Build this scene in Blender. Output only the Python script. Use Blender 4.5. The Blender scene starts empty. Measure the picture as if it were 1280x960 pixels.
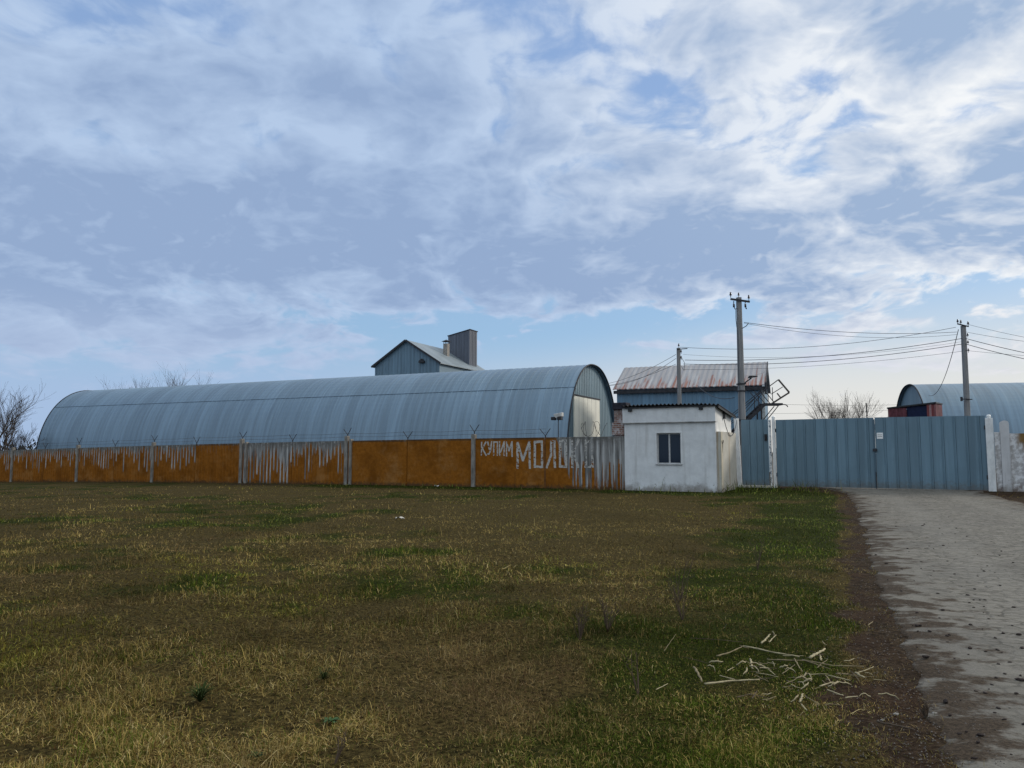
import bpy, math, random
import numpy as np
from mathutils import Vector, Matrix

random.seed(7)
R = math.radians
S = bpy.context.scene
COL = S.collection

# ------------------------------------------------------------------ camera
F_PX, HORIZON, EYE = 960.0, 567.0, 1.6
PITCH = math.atan((HORIZON - 480) / F_PX)
cam_data = bpy.data.cameras.new('camera')
cam_data.sensor_width = 36
cam_data.lens = 36 * F_PX / 1280
cam_data.clip_start = 0.1
cam_data.clip_end = 6000
cam = bpy.data.objects.new('camera', cam_data)
COL.objects.link(cam)
cam.location = (0, 0, EYE)
cam.rotation_euler = (math.pi / 2 + PITCH, 0, 0)
S.camera = cam

# ------------------------------------------------------------------ exposure
S.view_settings.view_transform = 'Standard'
S.view_settings.look = 'None'
S.view_settings.gamma = 1
S.view_settings.use_curve_mapping = False
S.view_settings.exposure = 0.0
S.render.engine = 'CYCLES'
S.cycles.max_bounces = 5
S.cycles.transparent_max_bounces = 6
S.cycles.use_denoising = True

# ------------------------------------------------------------------ sun and sky
SUN_AZ, SUN_EL = R(66), R(27)          # azimuth from +Y towards +X
sun_data = bpy.data.lights.new('sun', 'SUN')
sun_data.energy = 2.1
sun_data.angle = R(12)
sun_data.color = (1.0, 0.93, 0.82)
sun = bpy.data.objects.new('sun', sun_data)
COL.objects.link(sun)
sdir = Vector((math.sin(SUN_AZ) * math.cos(SUN_EL), math.cos(SUN_AZ) * math.cos(SUN_EL), math.sin(SUN_EL)))
sun.rotation_euler = (-sdir).to_track_quat('-Z', 'Y').to_euler()
sun.location = (20, -10, 40)

SKY_STRENGTH = 0.1


class NT:
    """thin helper for wiring node trees"""
    def __init__(self, tree):
        self.t = tree

    def new(self, kind, **props):
        n = self.t.nodes.new(kind)
        for k, v in props.items():
            setattr(n, k, v)
        return n

    def put(self, sock, v):
        if hasattr(v, 'links'):
            self.t.links.new(v, sock)
        elif v is not None:
            if isinstance(v, (tuple, list)) and len(v) == 3 and sock.type == 'RGBA':
                v = (*v, 1)
            sock.default_value = v

    def m(self, op, a, b=None, c=None, clamp=False):
        n = self.new('ShaderNodeMath', operation=op, use_clamp=clamp)
        for i, v in enumerate((a, b, c)):
            if v is not None:
                self.put(n.inputs[i], v)
        return n.outputs[0]

    def vm(self, op, a, b=None):
        n = self.new('ShaderNodeVectorMath', operation=op)
        self.put(n.inputs[0], a)
        if b is not None:
            self.put(n.inputs[3 if op == 'SCALE' else 1], b)
        return n.outputs['Value'] if op in ('DOT_PRODUCT', 'LENGTH') else n.outputs[0]

    def step(self, v, a, b, lo=0.0, hi=1.0):
        n = self.new('ShaderNodeMapRange', interpolation_type='SMOOTHSTEP')
        for i, x in enumerate((v, a, b, lo, hi)):
            self.put(n.inputs[i], x)
        return n.outputs[0]

    def noise(self, vec, scale, detail=4, rough=0.55, dist=0.0, dims='3D'):
        n = self.new('ShaderNodeTexNoise', noise_dimensions=dims)
        if dims == '1D':
            self.put(n.inputs['W'], vec)
        else:
            self.put(n.inputs['Vector'], vec)
        self.put(n.inputs['Scale'], scale)
        self.put(n.inputs['Detail'], detail)
        self.put(n.inputs['Roughness'], rough)
        self.put(n.inputs['Distortion'], dist)
        return n.outputs[0]

    def mix(self, f, a, b, blend='MIX'):
        n = self.new('ShaderNodeMix', data_type='RGBA', blend_type=blend)
        self.put(n.inputs[0], f)
        self.put(n.inputs[6], a)
        self.put(n.inputs[7], b)
        return n.outputs[2]

    def sep(self, v):
        n = self.new('ShaderNodeSeparateXYZ')
        self.put(n.inputs[0], v)
        return n.outputs

    def comb(self, x=0.0, y=0.0, z=0.0):
        n = self.new('ShaderNodeCombineXYZ')
        for i, v in enumerate((x, y, z)):
            self.put(n.inputs[i], v)
        return n.outputs[0]


def px_dir(px, py):
    """world direction of a pixel of the 1280x960 photograph"""
    dx, dy = (px - 640) / F_PX, (480 - py) / F_PX
    c, s = math.cos(PITCH), math.sin(PITCH)
    return Vector((dx, c - dy * s, s + dy * c))


def at(px, py, Y):
    d = px_dir(px, py)
    t = Y / d.y
    return Vector((d.x * t, Y, EYE + d.z * t))


def azel(px, py):
    d = px_dir(px, py).normalized()
    return math.atan2(d.x, d.y), math.asin(d.z)


def build_world():
    w = bpy.data.worlds.new('World')
    S.world = w
    w.use_nodes = True
    t = w.node_tree
    t.nodes.clear()
    n = NT(t)
    out = n.new('ShaderNodeOutputWorld')
    bg = n.new('ShaderNodeBackground')
    t.links.new(bg.outputs[0], out.inputs[0])
    sky = n.new('ShaderNodeTexSky', sky_type='NISHITA')
    sky.sun_disc = False
    sky.sun_elevation = SUN_EL
    sky.sun_rotation = SUN_AZ
    sky.air_density = 1.0
    sky.dust_density = 1.2
    sky.ozone_density = 2.5
    tc = n.new('ShaderNodeTexCoord')
    V = n.vm('NORMALIZE', tc.outputs['Generated'])
    x, y, z = n.sep(V)
    el = n.m('ARCSINE', z)
    az = n.m('ARCTAN2', x, y)
    zz = n.m('ADD', n.m('MAXIMUM', z, 0.0), 0.26)
    P = n.comb(n.m('DIVIDE', x, zz), n.m('DIVIDE', y, zz), 0.0)

    def blob(px, py, rx, ry, amp):
        """a bank (amp>0) or an opening (amp<0) of the cloud deck, in the sky's own azimuth and elevation"""
        a0, e0 = azel(px, py)
        sa, se = rx / F_PX, ry / F_PX
        u = n.m('DIVIDE', n.m('SUBTRACT', az, a0), sa)
        v = n.m('DIVIDE', n.m('SUBTRACT', el, e0), se)
        q = n.m('ADD', n.m('MULTIPLY', u, u), n.m('MULTIPLY', v, v))
        return n.m('MULTIPLY', n.m('EXPONENT', n.m('MULTIPLY', q, -1.0)), amp)

    def total(lst):
        s = lst[0]
        for b in lst[1:]:
            s = n.m('ADD', s, b)
        return s

    P2 = n.vm('ADD', P, (3.7, 1.9, 0.0))
    warp = n.new('ShaderNodeTexNoise')
    n.put(warp.inputs['Vector'], P2)
    warp.inputs['Scale'].default_value = 3.0
    warp.inputs['Detail'].default_value = 2
    P3 = n.vm('ADD', P2, n.vm('SCALE', n.vm('SUBTRACT', warp.outputs['Color'], (0.5, 0.5, 0.5)), 0.20))
    off = (0.045 * math.sin(SUN_AZ), 0.045 * math.cos(SUN_AZ), 0.0)
    f1 = n.noise(P3, 1.7, 2, 0.5, dims='2D')                        # broad banks
    f2 = n.noise(P3, 5.2, 9, 0.60, dims='2D')                       # heaps and curds
    f2s = n.noise(n.vm('ADD', P3, off), 5.2, 5, 0.58, dims='2D')    # the same a step towards the sun
    w2 = n.new('ShaderNodeTexNoise', noise_dimensions='2D')
    n.put(w2.inputs['Vector'], P3)
    w2.inputs['Scale'].default_value = 11.0
    w2.inputs['Detail'].default_value = 5
    P4 = n.vm('ADD', P3, n.vm('SCALE', n.vm('SUBTRACT', w2.outputs['Color'], (0.5, 0.5, 0.5)), 0.10))

    def billow(Q, sc):
        """rounded cells, like the heads of small cumulus"""
        vo = n.new('ShaderNodeTexVoronoi', feature='F1', voronoi_dimensions='2D')
        n.put(vo.inputs['Vector'], Q)
        vo.inputs['Scale'].default_value = sc
        return n.m('SUBTRACT', 0.45, vo.outputs['Distance'])

    c1 = n.m('ADD', n.m('ADD', n.m('MULTIPLY', billow(P4, 5.5), 0.17), n.m('MULTIPLY', billow(P4, 12.0), 0.12)), n.m('MULTIPLY', billow(P4, 25.0), 0.07))
    P4s = n.vm('ADD', P4, n.vm('SCALE', off, 0.6))
    c1s = n.m('ADD', n.m('ADD', n.m('MULTIPLY', billow(P4s, 5.5), 0.17), n.m('MULTIPLY', billow(P4s, 12.0), 0.12)), n.m('MULTIPLY', billow(P4s, 25.0), 0.07))
    n1 = n.m('ADD', n.m('ADD', n.m('MULTIPLY', f1, 0.50), n.m('MULTIPLY', f2, 0.52)), c1)
    # cover: thick deck above about 11 degrees, clear strip below it
    lower = n.step(n.m('ADD', el, n.m('MULTIPLY', n.m('SUBTRACT', f2, 0.5), 0.16)), 0.135, 0.235, -0.20, 0.14)
    cover = total([
        lower,
        blob(150, 300, 360, 90, 0.20), blob(640, 290, 520, 70, 0.14), blob(1130, 290, 280, 70, 0.14),
        blob(60, 415, 300, 50, 0.30), blob(420, 150, 260, 90, 0.08), blob(330, 400, 160, 34, 0.16),
        blob(600, -10, 110, 35, -0.11), blob(730, 40, 70, 35, -0.09), blob(830, 100, 60, 20, -0.07),
        blob(970, 105, 60, 20, -0.04), blob(830, 85, 150, 50, 0.09), blob(900, 130, 220, 40, 0.05), blob(520, 330, 500, 50, 0.05), blob(20, 130, 130, 60, -0.09), blob(200, 10, 50, 30, -0.08), blob(280, 60, 50, 60, -0.06),
        blob(330, 140, 45, 20, -0.10), blob(520, 80, 40, 30, -0.08), blob(1150, 20, 160, 40, 0.10), blob(860, 25, 60, 40, 0.14),
        blob(740, 412, 260, 20, -0.14),
        blob(880, 424, 140, 10, 0.30), blob(1010, 385, 70, 10, 0.22), blob(1120, 402, 60, 8, 0.22), blob(1160, 440, 220, 34, 0.26), blob(740, 440, 200, 14, 0.12),
        blob(48, 437, 34, 14, 0.20), blob(570, 372, 60, 22, 0.14), blob(960, 355, 300, 16, 0.10),
    ])
    d = n.m('ADD', n1, cover)
    dens = n.step(d, n.step(el, 0.2, 0.4, 0.44, 0.46), n.step(el, 0.2, 0.4, 0.69, 0.66))
    thick = n.step(d, 0.54, 0.98, 0.0, 1.0)
    mott = n.noise(n.vm('MULTIPLY', P2, (0.8, 1.3, 1.0)), 3.4, 5, 0.62, dims='2D')
    lit = n.m('ADD', n.m('MULTIPLY', n.m('SUBTRACT', f2, f2s), 1.9), n.m('MULTIPLY', n.m('SUBTRACT', c1, c1s), 3.4))
    # brighter and whiter towards the sun's side, overhead and behind
    sunw = n.step(n.vm('DOT_PRODUCT', V, tuple(sdir)), 0.40, 0.97)
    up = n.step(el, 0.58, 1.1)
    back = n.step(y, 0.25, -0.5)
    bright = n.mix(sunw, (4.6, 5.9, 8.0), (9.7, 9.8, 9.8))
    dark = n.mix(sunw, (2.95, 4.08, 6.2), (3.6, 4.8, 6.75))
    shade = n.m('SUBTRACT', n.m('ADD', n.m('ADD', thick, 0.10), n.m('MULTIPLY', n.m('SUBTRACT', mott, 0.5), 1.15)), lit, clamp=True)
    cloud = n.mix(shade, bright, dark)
    low = n.step(el, 0.20, 0.10)
    cloud = n.mix(n.m('MULTIPLY', low, 0.6), cloud, n.mix(sunw, (4.4, 5.4, 7.4), (8.8, 8.2, 8.0)))
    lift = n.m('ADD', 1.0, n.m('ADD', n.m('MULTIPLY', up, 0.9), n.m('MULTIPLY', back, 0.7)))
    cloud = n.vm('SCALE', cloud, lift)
    # away from the frame the overcast is a neutral white
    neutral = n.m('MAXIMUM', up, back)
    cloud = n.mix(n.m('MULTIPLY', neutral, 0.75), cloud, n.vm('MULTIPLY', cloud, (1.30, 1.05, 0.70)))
    blue = n.mix(0.7, sky.outputs[0], n.mix(n.step(el, 0.1, 0.5), (3.5, 5.7, 8.4), (3.2, 4.9, 8.2)))
    hz = n.step(el, n.step(az, 0.0, 0.5, 0.16, 0.22), 0.05)
    blue = n.mix(n.m('MULTIPLY', hz, 0.85), blue, n.mix(n.step(az, -0.35, 0.4), (3.9, 5.2, 7.5), (8.3, 8.0, 7.4)))
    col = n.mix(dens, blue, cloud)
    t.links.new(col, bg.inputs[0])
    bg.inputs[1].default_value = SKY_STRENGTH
    w.cycles.sampling_method = 'MANUAL'
    w.cycles.sample_map_resolution = 512


build_world()

# ------------------------------------------------------------------ helpers


def tag(o, label=None, cat=None, group=None, kind=None):
    if label:
        o['label'] = label
    if cat:
        o['category'] = cat
    if group:
        o['group'] = group
    if kind:
        o['kind'] = kind
    return o


def empty(name, loc=(0, 0, 0), rz=0.0):
    o = bpy.data.objects.new(name, None)
    o.empty_display_size = 0.3
    COL.objects.link(o)
    o.location = loc
    o.rotation_euler = (0, 0, rz)
    return o


class MB:
    def __init__(self):
        self.v, self.f = [], []

    def add(self, verts, faces):
        b = len(self.v)
        self.v += [tuple(p) for p in verts]
        self.f += [tuple(i + b for i in f) for f in faces]
        return self

    def box(self, x0, x1, y0, y1, z0, z1):
        v = [(x0, y0, z0), (x1, y0, z0), (x1, y1, z0), (x0, y1, z0), (x0, y0, z1), (x1, y0, z1), (x1, y1, z1), (x0, y1, z1)]
        return self.add(v, [(0, 3, 2, 1), (4, 5, 6, 7), (0, 1, 5, 4), (1, 2, 6, 5), (2, 3, 7, 6), (3, 0, 4, 7)])

    def prism(self, poly, y0, y1):
        """polygon in x,z extruded along y"""
        k = len(poly)
        v = [(p[0], y0, p[1]) for p in poly] + [(p[0], y1, p[1]) for p in poly]
        f = [tuple(range(k)), tuple(range(2 * k - 1, k - 1, -1))]
        f += [(i, i + k, (i + 1) % k + k, (i + 1) % k) for i in range(k)]
        return self.add(v, f)

    def tube(self, pts, radii, seg=6, caps=True, flat=1.0):
        pts = [Vector(p) for p in pts]
        if not hasattr(radii, '__len__'):
            radii = [radii] * len(pts)
        v, f = [], []
        ref = None
        for i, p in enumerate(pts):
            a = pts[max(i - 1, 0)]
            b = pts[min(i + 1, len(pts) - 1)]
            d = (b - a).normalized()
            if ref is None:
                ref = Vector((0, 0, 1)) if abs(d.z) < 0.9 else Vector((1, 0, 0))
            u = d.cross(ref).normalized()
            w = u.cross(d)
            ref = w
            for k in range(seg):
                t = 2 * math.pi * k / seg
                v.append(p + (u * math.cos(t) + w * math.sin(t) * flat) * radii[i])
        for i in range(len(pts) - 1):
            for k in range(seg):
                k2 = (k + 1) % seg
                f.append((i * seg + k, i * seg + k2, (i + 1) * seg + k2, (i + 1) * seg + k))
        if caps:
            f.append(tuple(range(seg - 1, -1, -1)))
            f.append(tuple((len(pts) - 1) * seg + k for k in range(seg)))
        return self.add(v, f)

    def bar(self, a, b, wx, wz):
        """square-section bar between two points"""
        a, b = Vector(a), Vector(b)
        d = (b - a).normalized()
        ref = Vector((0, 0, 1)) if abs(d.z) < 0.95 else Vector((0, 1, 0))
        u = d.cross(ref).normalized() * wx / 2
        w = u.normalized().cross(d) * wz / 2
        v = [a - u - w, a + u - w, a + u + w, a - u + w, b - u - w, b + u - w, b + u + w, b - u + w]
        return self.add(v, [(3, 2, 1, 0), (4, 5, 6, 7), (0, 1, 5, 4), (1, 2, 6, 5), (2, 3, 7, 6), (3, 0, 4, 7)])

    def lathe(self, prof, cx=0, cy=0, seg=12):
        k = len(prof)
        v = [(cx + r * math.cos(2 * math.pi * s / seg), cy + r * math.sin(2 * math.pi * s / seg), z) for s in range(seg) for r, z in prof]
        f = [(s * k + i, ((s + 1) % seg) * k + i, ((s + 1) % seg) * k + i + 1, s * k + i + 1) for s in range(seg) for i in range(k - 1)]
        return self.add(v, f)

    def build(self, name, mat, parent=None, smooth=False):
        me = bpy.data.meshes.new(name)
        me.from_pydata(self.v, [], self.f)
        me.update()
        if smooth:
            me.polygons.foreach_set('use_smooth', [True] * len(me.polygons))
        o = bpy.data.objects.new(name, me)
        if mat:
            me.materials.append(mat)
        COL.objects.link(o)
        if parent:
            o.parent = parent
        return o


def bevel(o, w=0.01, seg=1):
    m = o.modifiers.new('bevel', 'BEVEL')
    m.width = w
    m.segments = seg
    m.limit_method = 'ANGLE'
    return o


def mat_new(name):
    m = bpy.data.materials.new(name)
    m.use_nodes = True
    n = NT(m.node_tree)
    b = m.node_tree.nodes['Principled BSDF']
    return m, n, b


def mat_simple(name, c, rough=0.7, metal=0.0, var=0.25, scale=6.0, bump=0.0, bscale=40.0, dirt=None, stretch=(1, 1, 1)):
    """base colour broken up by two noises, optional second (dirt) colour"""
    m, n, b = mat_new(name)
    tc = n.new('ShaderNodeTexCoord')
    co = n.vm('MULTIPLY', tc.outputs['Object'], stretch)
    a = n.noise(co, scale, 6, 0.6)
    f = n.step(a, 0.3, 0.7, 1 - var, 1 + var)
    col = n.vm('SCALE', c, f)
    if dirt:
        g = n.noise(co, scale * 0.37, 5, 0.65)
        col = n.mix(n.step(g, dirt[1], dirt[1] + 0.14), col, dirt[0])
    n.put(b.inputs['Base Color'], col)
    n.put(b.inputs['Roughness'], rough)
    n.put(b.inputs['Metallic'], metal)
    b.inputs['Specular IOR Level'].default_value = 0.15 if rough > 0.55 else 0.4
    if bump:
        bn = n.new('ShaderNodeBump')
        bn.inputs['Strength'].default_value = 1
        bn.inputs['Distance'].default_value = bump
        n.put(bn.inputs['Height'], n.noise(co, bscale, 5, 0.6))
        n.put(b.inputs['Normal'], bn.outputs[0])
    return m


def vnoise(x, y, seed=0):
    """value noise in numpy, -1..1"""
    x = np.asarray(x, dtype=np.float64)
    y = np.asarray(y, dtype=np.float64)
    xi, yi = np.floor(x).astype(np.int64), np.floor(y).astype(np.int64)
    fx, fy = x - xi, y - yi
    fx, fy = fx * fx * (3 - 2 * fx), fy * fy * (3 - 2 * fy)

    def h(i, j):
        k = (i * 374761393 + j * 668265263 + seed * 1442695041) & 0x7fffffff
        k = ((k ^ (k >> 13)) * 1274126177) & 0x7fffffff
        return ((k ^ (k >> 16)) & 0xffff) / 32767.5 - 1
    return (h(xi, yi) * (1 - fx) + h(xi + 1, yi) * fx) * (1 - fy) + (h(xi, yi + 1) * (1 - fx) + h(xi + 1, yi + 1) * fx) * fy


def fbm(x, y, seed=0, octv=4, gain=0.55):
    s, a, t = 0, 1.0, 0
    for o in range(octv):
        s = s + a * vnoise(np.asarray(x) * 2 ** o, np.asarray(y) * 2 ** o, seed + o * 17)
        t += a
        a *= gain
    return s / t


def sstep(v, a, b):
    t = np.clip((v - a) / (b - a), 0, 1)
    return t * t * (3 - 2 * t)


# ------------------------------------------------------------------ site frame: fence, guardhouse and gates share one direction
TH = R(29.2)
AX = Vector((math.cos(TH), -math.sin(TH), 0))     # along the fence, to the right
NX = Vector((math.sin(TH), math.cos(TH), 0))      # away from the camera
CORNER = Vector((4.97, 34.0, 0))                  # front corner of guardhouse where the fence ends
FENCE_N = CORNER.dot(NX)
GATE_N = FENCE_N + 4.3


def ground_h(x, y):
    x = np.asarray(x, dtype=np.float64)
    y = np.asarray(y, dtype=np.float64)
    u = np.clip((5 - x) / 44, 0, 2.2)
    far = sstep(y, 8, 34)
    h = -0.54 * u ** 1.8 * far
    h = h + (0.05 * sstep(x, 14, 20) + 0.07 * sstep(x, 8.5, 11)) * sstep(y, 22, 34)
    nn = x * NX.x + y * NX.y
    k = sstep(nn, FENCE_N - 0.5, FENCE_N - 6)
    rd = sstep(x, road_left(y) - 1.2, road_left(y) + 0.2)
    k = k * (1 - 0.85 * rd)
    h = h + k * (0.045 * vnoise(x * 0.6, y * 0.6, 3) + 0.02 * vnoise(x * 2.1, y * 2.1, 4) + 0.01 * vnoise(x * 6, y * 6, 5))
    return h


RL_Y = [-8, 3, 5.07, 6.6, 8.4, 13.6, 20, 29, 34.5, 48]
RL_X = [-1.7, 1.9, 2.6, 3.25, 4.0, 6.2, 9.0, 12.6, 13.9, 17.5]
RR_Y = [-8, 5, 22.6, 32, 48]
RR_X = [5.6, 9.6, 15.4, 19.2, 24.5]


def road_left(y):
    return np.interp(y, RL_Y, RL_X)


def road_right(y):
    return np.interp(y, RR_Y, RR_X)


def gh(x, y):
    return float(ground_h(x, y))


def on_ground(px, py, dz=0.0):
    """where a pixel's ray meets the ground"""
    d = px_dir(px, py)
    t = -EYE / d.z
    for _ in range(6):
        t = (gh(d.x * t, d.y * t) + dz - EYE) / d.z
    return Vector((d.x * t, d.y * t, EYE + d.z * t))


def ray_plane(px, py, nn, normal=NX):
    d = px_dir(px, py)
    o = Vector((0, 0, EYE))
    t = (nn - o.dot(normal)) / d.dot(normal)
    return o + d * t


def greenness(x, y):
    """1 where the turf is green, 0 where it is dry straw"""
    x = np.asarray(x, dtype=np.float64)
    y = np.asarray(y, dtype=np.float64)
    nn = x * NX.x + y * NX.y
    dl = road_left(y) - x
    g = 0.16 + 0.85 * fbm(x * 0.28, y * 0.20, 11, 4) + 0.60 * fbm(x * 1.3, y * 1.1, 12, 3)
    g = g + 0.75 * sstep(dl, 3.6, 1.6) * sstep(dl, 0.15, 0.8)
    g = g + 0.35 * np.exp(-((x - 0.8) ** 2 / 3 + (y - 6.5) ** 2 / 3))
    g = g + 0.35 * np.exp(-((x + 12) ** 2 / 30 + (y - 19) ** 2 / 16))
    g = g + 0.35 * np.exp(-((x + 3.6) ** 2 / 2.0 + (y - 5.3) ** 2 / 1.2))
    g = g + 0.9 * np.exp(-((x + 1.6) ** 2 / .5 + (y - 12.6) ** 2 / .35))
    g = g + 0.9 * sstep(nn, FENCE_N - 3.6, FENCE_N - 1.2) * sstep(x, -15, -6) * sstep(x, 13, 9)
    g = g - 0.30 * np.exp(-((x - 1.8) ** 2 / 12 + (y - 14) ** 2 / 30))
    return np.clip(g, 0, 1)


def dirtness(x, y):
    x = np.asarray(x, dtype=np.float64)
    y = np.asarray(y, dtype=np.float64)
    nn = x * NX.x + y * NX.y
    dl = road_left(y) - x
    w = 0.42 + 0.35 * fbm(x * 0.6, y * 0.6, 31, 3) + 0.06 * sstep(y, 8.5, 5.5)
    d = sstep(dl + 0.50 * fbm(x * 1.8, y * 1.8, 32, 4), w + 0.22, w - 0.30)
    band = np.exp(-((nn - FENCE_N + 1.6) / 1.0) ** 2) * sstep(x, -6, -14)
    d = np.maximum(d, 0.65 * band * (0.6 + 0.8 * fbm(x * 0.4, y * 0.4, 33, 3)))
    front = sstep(nn, GATE_N - 4.5, GATE_N - 2.5) * sstep(x, 10.8, 12.4)
    d = np.maximum(d, front * (0.7 + 0.5 * fbm(x * 1.2, y * 1.2, 34, 3)))
    d = np.maximum(d, sstep(nn, FENCE_N + 5.0, FENCE_N + 7) * 0.5)
    return np.clip(d, 0, 1)


# ------------------------------------------------------------------ setting: ground, road, grass
def set_attr(me, name, arr):
    a = me.attributes.new(name, 'FLOAT', 'POINT')
    a.data.foreach_set('value', np.ascontiguousarray(arr, dtype=np.float32))


def grid_mesh(name, X, Y, Z, mat, smooth=True):
    """X,Y,Z are 2-D arrays (rows, columns)"""
    r, c = X.shape
    me = bpy.data.meshes.new(name)
    co = np.stack([X, Y, Z], -1).reshape(-1, 3).astype(np.float32)
    idx = np.arange(r * c).reshape(r, c)
    q = np.stack([idx[:-1, :-1], idx[:-1, 1:], idx[1:, 1:], idx[1:, :-1]], -1).reshape(-1, 4)
    me.vertices.add(len(co))
    me.vertices.foreach_set('co', co.ravel())
    me.loops.add(q.size)
    me.loops.foreach_set('vertex_index', q.ravel().astype(np.int32))
    me.polygons.add(len(q))
    me.polygons.foreach_set('loop_start', np.arange(0, q.size, 4, dtype=np.int32))
    me.polygons.foreach_set('loop_total', np.full(len(q), 4, dtype=np.int32))
    me.update(calc_edges=True)
    me.polygons.foreach_set('use_smooth', np.full(len(q), smooth))
    me.materials.append(mat)
    o = bpy.data.objects.new(name, me)
    COL.objects.link(o)
    return o


def mat_ground():
    m, n, b = mat_new('turf_soil')
    tc = n.new('ShaderNodeTexCoord')
    co = tc.outputs['Object']

    def attr(k):
        a = n.new('ShaderNodeAttribute', attribute_name=k)
        return a.outputs['Fac']
    fine = n.noise(co, 28, 6, 0.7)
    mid = n.noise(co, 5, 6, 0.65)
    big = n.noise(co, 0.6, 5, 0.6)
    thatch = n.mix(n.step(fine, 0.32, 0.68), (0.009, 0.0065, 0.002), (0.088, 0.066, 0.023))
    turf = n.mix(n.step(fine, 0.30, 0.70), (0.005, 0.007, 0.001), (0.034, 0.042, 0.005))
    g = n.step(n.m('ADD', attr('green'), n.m('MULTIPLY', n.m('SUBTRACT', mid, 0.5), 0.5)), 0.2, 0.7)
    col = n.mix(g, thatch, turf)
    soil = n.mix(n.step(fine, 0.3, 0.7), (0.018, 0.012, 0.007), (0.072, 0.051, 0.033))
    soil = n.mix(n.step(mid, 0.40, 0.62), soil, n.mix(n.step(fine, 0.35, 0.65), (0.010, 0.007, 0.0045), (0.038, 0.026, 0.017)))
    soil = n.mix(n.m('MULTIPLY', n.step(big, 0.48, 0.62), 0.3), soil, n.mix(fine, (0.028, 0.012, 0.008), (0.062, 0.032, 0.021)))
    d = n.step(n.m('ADD', attr('dirt'), n.m('MULTIPLY', n.m('SUBTRACT', mid, 0.5), 1.1)), 0.32, 0.60)
    col = n.mix(d, col, soil)
    n.put(b.inputs['Base Color'], col)
    b.inputs['Roughness'].default_value = 0.95
    b.inputs['Specular IOR Level'].default_value = 0.03
    bn = n.new('ShaderNodeBump')
    bn.inputs['Distance'].default_value = 0.03
    n.put(bn.inputs['Height'], n.noise(co, 22, 8, 0.7))
    n.put(b.inputs['Normal'], bn.outputs[0])
    return m


def ar(a, b, s):
    return np.arange(a, b, s)


gx = np.concatenate([[-3000, -1200, -600, -300, -180, -120], ar(-90, -30, 2), ar(-30, -8, .35), ar(-8, 15, .11), ar(15, 40, .5), ar(40, 90, 2.5), [90, 120, 180, 300, 600, 1200, 3000]])
gy = np.concatenate([[-60, -30, -15], ar(-8, 3, .8), ar(3, 13, .1), ar(13, 44, .3), ar(44, 130, 3), [130, 160, 200, 280, 400, 700, 1300, 3500]])
GX, GY = np.meshgrid(gx, gy)
ground = grid_mesh('ground', GX, GY, ground_h(GX, GY), mat_ground())
set_attr(ground.data, 'green', greenness(GX, GY).ravel())
set_attr(ground.data, 'dirt', dirtness(GX, GY).ravel())
tag(ground, kind='structure')


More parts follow.
